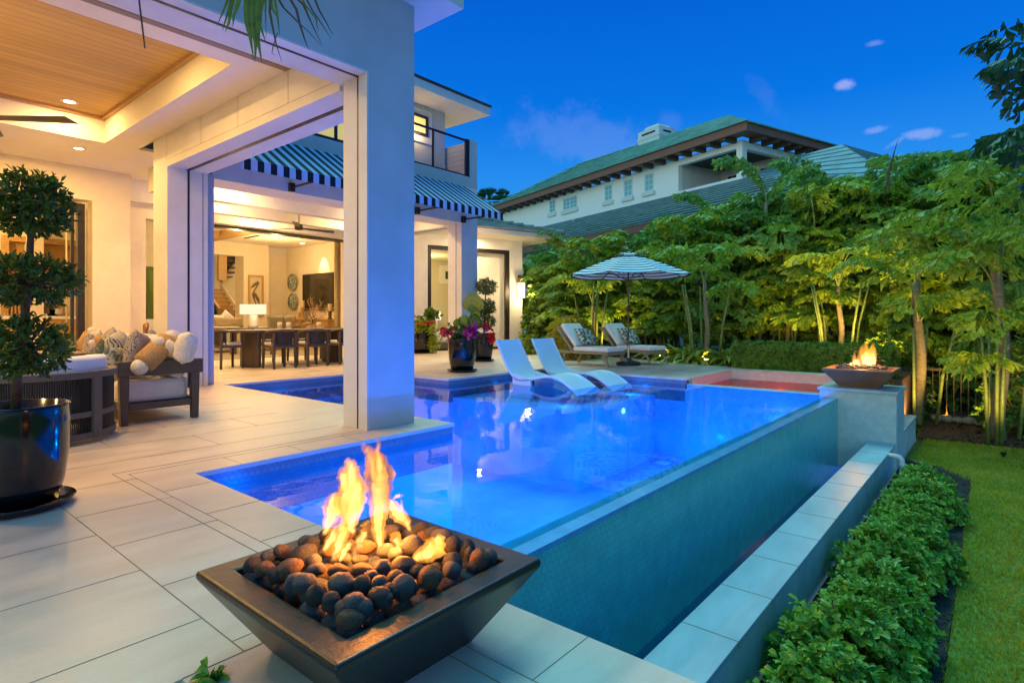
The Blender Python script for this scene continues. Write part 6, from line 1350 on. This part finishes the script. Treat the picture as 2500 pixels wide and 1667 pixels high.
lone_palm('amber lit fishtail palm trunk right beside the pool pillar', 2236, 1045, 12.0, 690, .10, [(1, az_cam, 55, 1.8), (1, az_cam - 1.2, 60, 1.8), (1, az_cam + 1.2, 50, 1.8), (.9, az_cam + 2.4, 50, 1.8), (.9, az_cam - 2.2, 50, 1.7), (.7, az_cam + .4, 45, 1.5), (.7, az_cam - .7, 40, 1.5)], 6)
lone_palm('slim amber lit palm trunk rising from behind the hedge', 2045, 870, 14.3, 700, .07, [(1, az_cam, 60, 1.5), (1, az_cam - 1.4, 55, 1.5), (1, az_cam + 1.5, 55, 1.5), (.9, pi + az_cam, 50, 1.5)], 7)
lone_palm('slim amber lit palm trunk behind the ginger leaves', 1719, 886, 14.6, 690, .065, [(1, az_cam, 60, 1.5), (1, az_cam - 1.3, 55, 1.6), (1, az_cam + 1.4, 55, 1.6), (.9, pi + az_cam, 50, 1.5), (.7, az_cam + .7, 45, 1.4)], 8)
lone_palm('slim amber lit palm trunk between the two chaises', 1445, 868, 17.0, 740, .06, [(1, az_cam, 60, 1.4), (1, az_cam - 1.3, 55, 1.5), (1, az_cam + 1.4, 55, 1.5)], 9)
# overhanging fronds at the right edge
OP = thing('overhanging_palm', 'tall palm whose dark fronds reach in from the right edge high up', 'palm tree', tuple(onD(2700, HOR, 9.0) - V((0, 0, 2.2))))
mb = MB(); st = MB(); rnd = random.Random(31); o_ = V(OP.location)
for (u, v, az, el, ln) in [(2640, 330, az_cam + pi/2 + .3, 62, 1.9), (2650, 300, az_cam + pi/2 - .1, 78, 2.0), (2640, 430, az_cam + pi/2 + .3, 45, 1.9), (2660, 480, az_cam + pi/2 + .6, 30, 1.7)]:
    p = onD(u, v, 8.6); frond(mb, st, p - o_, az + pi, R(el), ln, rnd, 1.15, .21)
for b_ in (mb, st): pass
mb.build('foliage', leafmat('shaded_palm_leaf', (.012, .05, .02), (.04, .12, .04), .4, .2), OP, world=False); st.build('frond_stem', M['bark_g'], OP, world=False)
MB().tube([(0, 0, 0), onD(2690, 500, 8.8) - o_], [.14, .10], 10).build('trunk', M['bark'], OP, world=False)
for (a, b_, nm) in [((2193, 338), (2168, 425), 'thin dark unopened spear leaf standing above the palms'), ((2421, 367), (2446, 470), 'dark spear leaf above the palms near the right edge')]:
    tag(MB().tube([onD(*b_, 14.5) - V((0, 0, .5)), onD(*b_, 14.5), onD(*a, 14.5)], [.03, .035, .002], 6).build('spear_leaf', M['twig']), nm, 'spear leaf', 'spear leaves')

# ================================================================== hedge, shrubs, ground plants
def leafcloud(name, parent, m, pts, ln, k, up=.5, wr_=.42, kind=None):
    mb = MB()
    for c, ax in pts:
        ax = ax.normalized()
        for j in range(k):
            a = 2*pi*j/k + rn.uniform(-.3, .3); u_ = ax.cross(V((.3, .2, .93))).normalized(); w_ = ax.cross(u_); leaf(mb, c, (u_*cos(a) + w_*sin(a) + ax*rn.uniform(.3, 1.1)), ax, ln*rn.uniform(.75, 1.2), ln*wr_)
    return mb.build(name, m, parent, kind=kind)
hx0, hx1, hy0, hy1, hz0, hz1 = 13.15, 13.75, 1.55, 4.55, -.06, .50
hd = thing('hedge', 'clipped dark green box hedge behind the spa', 'hedge', (13.4, 3.0, hz0)); pts = []
for i in range(2300):
    f_ = rn.random()
    if f_ < .55: c = V((hx0 + rn.uniform(-.05, .12), rn.uniform(hy0, hy1), rn.uniform(hz0, hz1))); ax = V((-1, rn.uniform(-.4, .4), rn.uniform(0, .8)))
    elif f_ < .85: c = V((rn.uniform(hx0, hx1), rn.uniform(hy0, hy1), hz1 + rn.uniform(-.1, .06))); ax = V((rn.uniform(-.4, .4), rn.uniform(-.4, .4), 1))
    else: c = V((rn.uniform(hx0, hx1), hy0 + rn.uniform(-.05, .08), rn.uniform(hz0, hz1))); ax = V((0, -1, rn.uniform(0, .6)))
    pts.append((c, ax))
leafcloud('foliage', hd, M['hedge_leaf'], pts, .085, 5); MB().box(hx0 + .1, hy0 + .1, hz0, hx1 - .1, hy1 - .05, hz1 - .1).build('inner_stems', M['twig'], hd)
def shrub(t, r3, n_, m, ln, k=6, seed=0):
    pts = []
    for i in range(n_):
        u_ = rsph(rn); u_.z = abs(u_.z)*1.0; kk = rn.uniform(.7, 1.0)
        pts.append((V((u_.x*r3[0]*kk, u_.y*r3[1]*kk, u_.z*r3[2]*kk + .02)), u_ + V((0, 0, .5))))
    mb = MB()
    for c, ax in pts:
        ax = ax.normalized(); u_ = ax.cross(V((.3, .2, .93))).normalized(); w_ = ax.cross(u_)
        for j in range(k): a = 2*pi*j/k + rn.uniform(-.4, .4); leaf(mb, c - ax*.01*j, (u_*cos(a) + w_*sin(a) + ax*rn.uniform(.2, 1.3)), ax, ln*rn.uniform(.7, 1.2), ln*.56, fold=.22, blunt=1)
    o = mb.build('foliage', m, t, world=False); st = MB()
    for c, ax in pts[::7]: st.tube([V((0, 0, 0)), c*.55 + V((0, 0, .03)), c], [.008, .005, .003], 4)
    st.build('stem', M['twig'], t, world=False)
sp_ = []
for k in range(3):
    t = thing('shrub', 'x', 'shrub', (0, 0, 0)); shrub(t, (.40, .40, .46), 240, M['shrub_leaf'], .064, 7); sp_.append(t)
ords = ['nearest', 'second', 'third', 'fourth', 'fifth', 'sixth', 'seventh', 'eighth', 'ninth', 'tenth', 'eleventh', 'twelfth', 'thirteenth', 'fourteenth']
xs = [3.35, 3.95, 4.5, 5.05, 5.6, 6.15, 6.7, 7.25, 7.8, 8.35, 8.85]
for i, x in enumerate(xs):
    lb = f'glossy green shrub beside the trough wall, {ords[i]} of its row from the camera'
    p = (x, .66 + .05*sin(i*2.1), -1.09); s_ = 1.0 + .12*sin(i*1.7) - .012*i
    if i < 3: t = sp_[i]; t.location = p; t.scale = (s_,)*3; tag(t, lb, 'shrub', 'low shrubs along the trough wall')
    else: dup(sp_[(i*2) % 3], loc=p, rotz=i*1.3, scale=s_, label=lb)
# narrow bed: leaf litter and stones
lit = MB()
for i in range(2600):
    x, y = rn.uniform(1.8, 10.2), rn.uniform(.24, 1.05); a = rn.uniform(0, 3.14); l_ = rn.uniform(.015, .04); d = V((cos(a), sin(a), rn.uniform(-.3, .5))); s_ = V((-sin(a), cos(a), rn.uniform(-.4, .4)))*l_*.35; c = V((x, y, -1.075)); lit.add([c - s_, c + d*l_ - s_*.4, c + d*l_ + s_*.4, c + s_], [(0, 1, 2, 3)])
lit.build('bark_litter', M['mulch'], kind='stuff')
gb = MB()
for i in range(95000):
    r1 = rn.random(); x = 3.6 + 9.6*r1**1.2; y = rn.uniform(-3.2, .26) if x < 9.9 else rn.uniform(-3.2, 1.0)
    if x < 9.6 and y < -.35 - (x - 3)*.17: continue
    if x > 12.95 or (x > 9.9 and y > .30 + (x - 9.9)*.6): continue
    a = rn.uniform(0, 6.28); h_ = rn.uniform(.018, .042); w2 = .0035 + .0006*(x - 3); l_ = rn.uniform(-.6, .6)*h_
    gb.add([(x - w2*cos(a), y - w2*sin(a), -1.1), (x + w2*cos(a), y + w2*sin(a), -1.1), (x + l_*sin(a), y - l_*cos(a), -1.1 + h_)], [(0, 1, 2)])
gb.build('lawn_grass', M['grass'], kind='stuff')
# red mulch bed stones and litter at the fence foot
l2 = MB()
for i in range(1500):
    x, y = rn.uniform(12.8, 15), rn.uniform(-1.5, 1.1); a = rn.uniform(0, 3.14); l_ = rn.uniform(.03, .07); d = V((cos(a), sin(a), rn.uniform(-.3, .5))); s_ = V((-sin(a), cos(a), rn.uniform(-.4, .4)))*l_*.35; c = V((x, y, -1.06)); l2.add([c - s_, c + d*l_ - s_*.4, c + d*l_ + s_*.4, c + s_], [(0, 1, 2, 3)])
l2.build('red_bark_litter', M['red_mulch'], kind='stuff')
rk = None
for i in range(9):
    p = (15.0 + rn.uniform(-.1, .1), .95 - i*.17 + rn.uniform(-.03, .03), -1.0); s_ = rn.uniform(.07, .11)
    if rk is None: rk = stone_mesh(40).build('border_rock', mat('pale_rock', (.38, .34, .28), .9, var=.3), smooth=True)
    else: rk = dup(rk)
    rk.location = p; rk.scale = (s_, s_*1.2, s_*.8); tag(rk, 'pale rock at the foot of the iron fence, ' + ords[i].replace('nearest', 'first') + ' from the left', 'rock', 'rocks at the fence foot')
fe = thing('iron_fence', 'dark iron bar fence half hidden behind the palms', 'fence', (15.3, -1, -1.1)); fm2 = mat('fence_bronze', (.10, .065, .03), .5)
MB().box(15.28, -4, -.02, 15.32, 3.2, .03).box(15.28, -4, -.98, 15.32, 3.2, -.94).build('rail', fm2, fe); pk = MB()
for i in range(60): y = -4 + i*.12; pk.box(15.287, y - .009, -1.08, 15.313, y + .009, .06)
pk.build('picket', fm2, fe)
# ginger-like leaf clumps and bushes behind the deck
def strap(label, c, r_, n_, m, ln, name='leafy_plant', cat='plant', group=None):
    t = thing(name, label, cat, tuple(c), group=group); mb = MB()
    for i in range(n_):
        a = rn.uniform(0, 6.28); e_ = rn.uniform(.35, 1.2); d = V((cos(a)*cos(e_), sin(a)*cos(e_), sin(e_))); b_ = V((rn.uniform(-r_, r_), rn.uniform(-r_, r_), 0)); leaf(mb, b_ + d*.1, d, V((0, 0, 1)), ln*rn.uniform(.7, 1.2), ln*.22, curl=1.6)
    mb.build('leaf_clump', m, t, world=False); return t
gg = leafmat('ginger_leaf', (.16, .24, .02), (.42, .48, .07), .4, .25)
for (u, v, lb) in [(1668, 889, 'arching yellow green ginger clump at the foot of the right chaise'), (1725, 893, 'arching ginger clump around the slim amber trunk'), (1780, 897, 'arching ginger clump nearest the spa'), (1625, 882, 'low ginger clump behind the right chaise legs'), (1845, 897, 'small ginger clump against the left end of the hedge')]:
    p = G(u, v, -.05) + V((.35, .12, 0)); strap(lb, p, .20, 60, gg, .64, group='ginger clumps along the deck')
def bush(label, c, r3, n_, m, ln, cat='bush'):
    t = thing('bush', label, cat, tuple(c)); shrub(t, r3, n_, m, ln, 6)
yb_ = leafmat('yellow_bush_leaf', (.30, .22, .02), (.50, .40, .04), .5, .35)
bush('bright yellow croton bush behind the left chaise backrest', onD(1395, 858, 15.9).xy.to_3d() + V((0, 0, -.05)), (.85, .70, 1.25), 330, yb_, .12)
bush('low lime green bush at the corner of the bedroom wing', onD(1288, 852, 18.0).xy.to_3d() + V((0, 0, -.05)), (.62, .62, .55), 170, lime, .11)
bush('dark green bush against the pale wall right of the lantern', onD(1330, 852, 20.0).xy.to_3d() + V((0, 0, -.05)), (.7, .7, 1.2), 160, M['hedge_leaf'], .16)
bush('tall dark shrub right of the wall lantern', onD(1318, 830, 20.6).xy.to_3d() + V((0, 0, -.05)), (.75, .6, 2.5), 260, M['hedge_leaf'], .18)
bush('dense dark undergrowth below the palms by the iron fence', onD(2330, 900, 14.2).xy.to_3d() + V((0, 0, ZG)), (1.0, 1.0, 1.7), 260, M['hedge_leaf'], .14)
bush('orange lit twiggy bush beside the far fire bowl', V((11.9, 1.75, -.3)), (.45, .35, .85), 160, mat('orange_twig_leaf', (.30, .16, .03), .6), .10)
bush('dark green bush at the right edge beside the stout trunk', onD(2505, 900, 10.9).xy.to_3d() + V((0, 0, ZG)), (.75, .75, 1.9), 240, M['hedge_leaf'], .14)
bush('green bush filling the gap behind the pool pillar', onD(2170, 900, 13.4).xy.to_3d() + V((0, 0, ZG)), (.9, .9, 1.9), 260, M['hedge_leaf'], .14)
bush('dark undergrowth between the amber trunks', onD(1880, 850, 17.5).xy.to_3d() + V((0, 0, ZG)), (1.2, 1.2, 2.3), 280, M['hedge_leaf'], .18)
bush('dark undergrowth behind the umbrella pole', onD(1560, 850, 20.0).xy.to_3d() + V((0, 0, ZG)), (1.5, 1.2, 2.4), 260, M['hedge_leaf'], .18)
bush('small leafy plant poking up at the cut corner of the near deck', G(532, 1672, -.02), (.045, .045, .05), 5, M['shrub_leaf'], .045, 'plant')
sf_ = MB().box(14.6, 7.7, -.06, 14.64, 8.8, .92).box(14.6, 7.7, .92, 14.64, 8.8, .96); 
gt = thing('side_frame', 'dark metal frame standing behind the right chaise', 'gate', tuple(onD(1560, 870, 16.2).xy.to_3d())); g0 = onD(1535, 803, 16.2) - V(gt.location); g1 = onD(1576, 803, 16.2) - V(gt.location)
MB().tube([V((g0.x, g0.y, 0)), g0, g1, V((g1.x, g1.y, 0))], .035, 4).tube([g0 - V((0, 0, .15)), g1 - V((0, 0, .15))], .012, 4).tube([g0 - V((0, 0, .3)), g1 - V((0, 0, .3))], .012, 4).tube([g0 - V((0, 0, .45)), g1 - V((0, 0, .45))], .012, 4).build('bars', M['dark'], gt, world=False)
# ---- garden uplights at the foot of the palms
UPL = (1, .60, .15)
upp = [(1400, 17.8), (1500, 17.4), (1610, 16.4), (1719, 15.0), (1830, 15.2), (1930, 14.6), (2045, 13.8), (2150, 13.6), (2236, 11.3), (2310, 12.6), (2390, 11.2), (2450, 9.5)]
for i, (u, D) in enumerate(upp):
    p = onD(u, HOR, D - (.9 if u < 2200 else .35)); z_ = zground(p) + .12; far_ = onD(u, HOR, D + 1.9)
    light('SPOT', 'garden_uplight', (p.x, p.y, z_), 380 if u < 2200 else 210, UPL, .06, (far_.x, far_.y, z_ + 5.2), 105, 1.0)
    t = thing('garden_spotlight', 'small bronze garden spotlight at the palm feet, ' + ords[i].replace('nearest', 'first') + ' from the left', 'spotlight', (p.x, p.y, z_ - .14), group='garden spotlights below the palms')
    MB().tube([(0, 0, 0), (0, 0, .06)], .02, 8).build('stake', M['dark'], t, world=False); MB().lathe([(.02, .05), (.035, .06), (.04, .10), (.034, .10), (.03, .07), (0, .07)], n=12).build('hood', M['dark'], t, world=False)
# ================================================================== warm lamps of the house, with added fill points
def down(x, y, z, w, c=WARM): light('AREA', 'downlight_lamp', (x, y, z), w, c, .14)
for (x, y, z) in [(.2, 7.4, 4.33), (2.0, 7.6, 4.33), (.2, 10.0, 4.33), (2.2, 12.0, 3.93), (1.2, 6.0, 3.93), (-1.4, 8.6, 4.33), (-.6, 6.0, 3.93)]: down(x, y, z, 48)
for (x, y, z, w) in [(.6, 8.6, 3.3, 30), (2.4, 11.6, 3.2, 6), (2.4, 6.6, 3.0, 6), (-1.0, 7.0, 3.0, 5)]: light('POINT', 'portico_glow', (x, y, z), w, WARM, .06)  # fill points without fixtures, added to light the portico ceiling
for (x, y) in [(5.4, 11.6), (8.9, 11.6), (5.6, 12.9), (9.2, 12.9), (7.2, 14.2)]: down(x, y, 3.99, 64, WARM2)
for (x, y, z, w) in [(6.0, 12.9, 3.2, 24), (9.0, 12.9, 3.2, 24)]: light('POINT', 'loggia_glow', (x, y, z), w, WARM2, .06)  # loggia fill points, likewise added without fixtures
light('POINT', 'balcony_lamp', (9.5, 10.9, 5.7), 12, WARM2, .05)
light('POINT', 'side_passage_fill', (12.6, 12.4, 3.4), 110, WARM2, .06)  # fill light added in open air to brighten the wing front
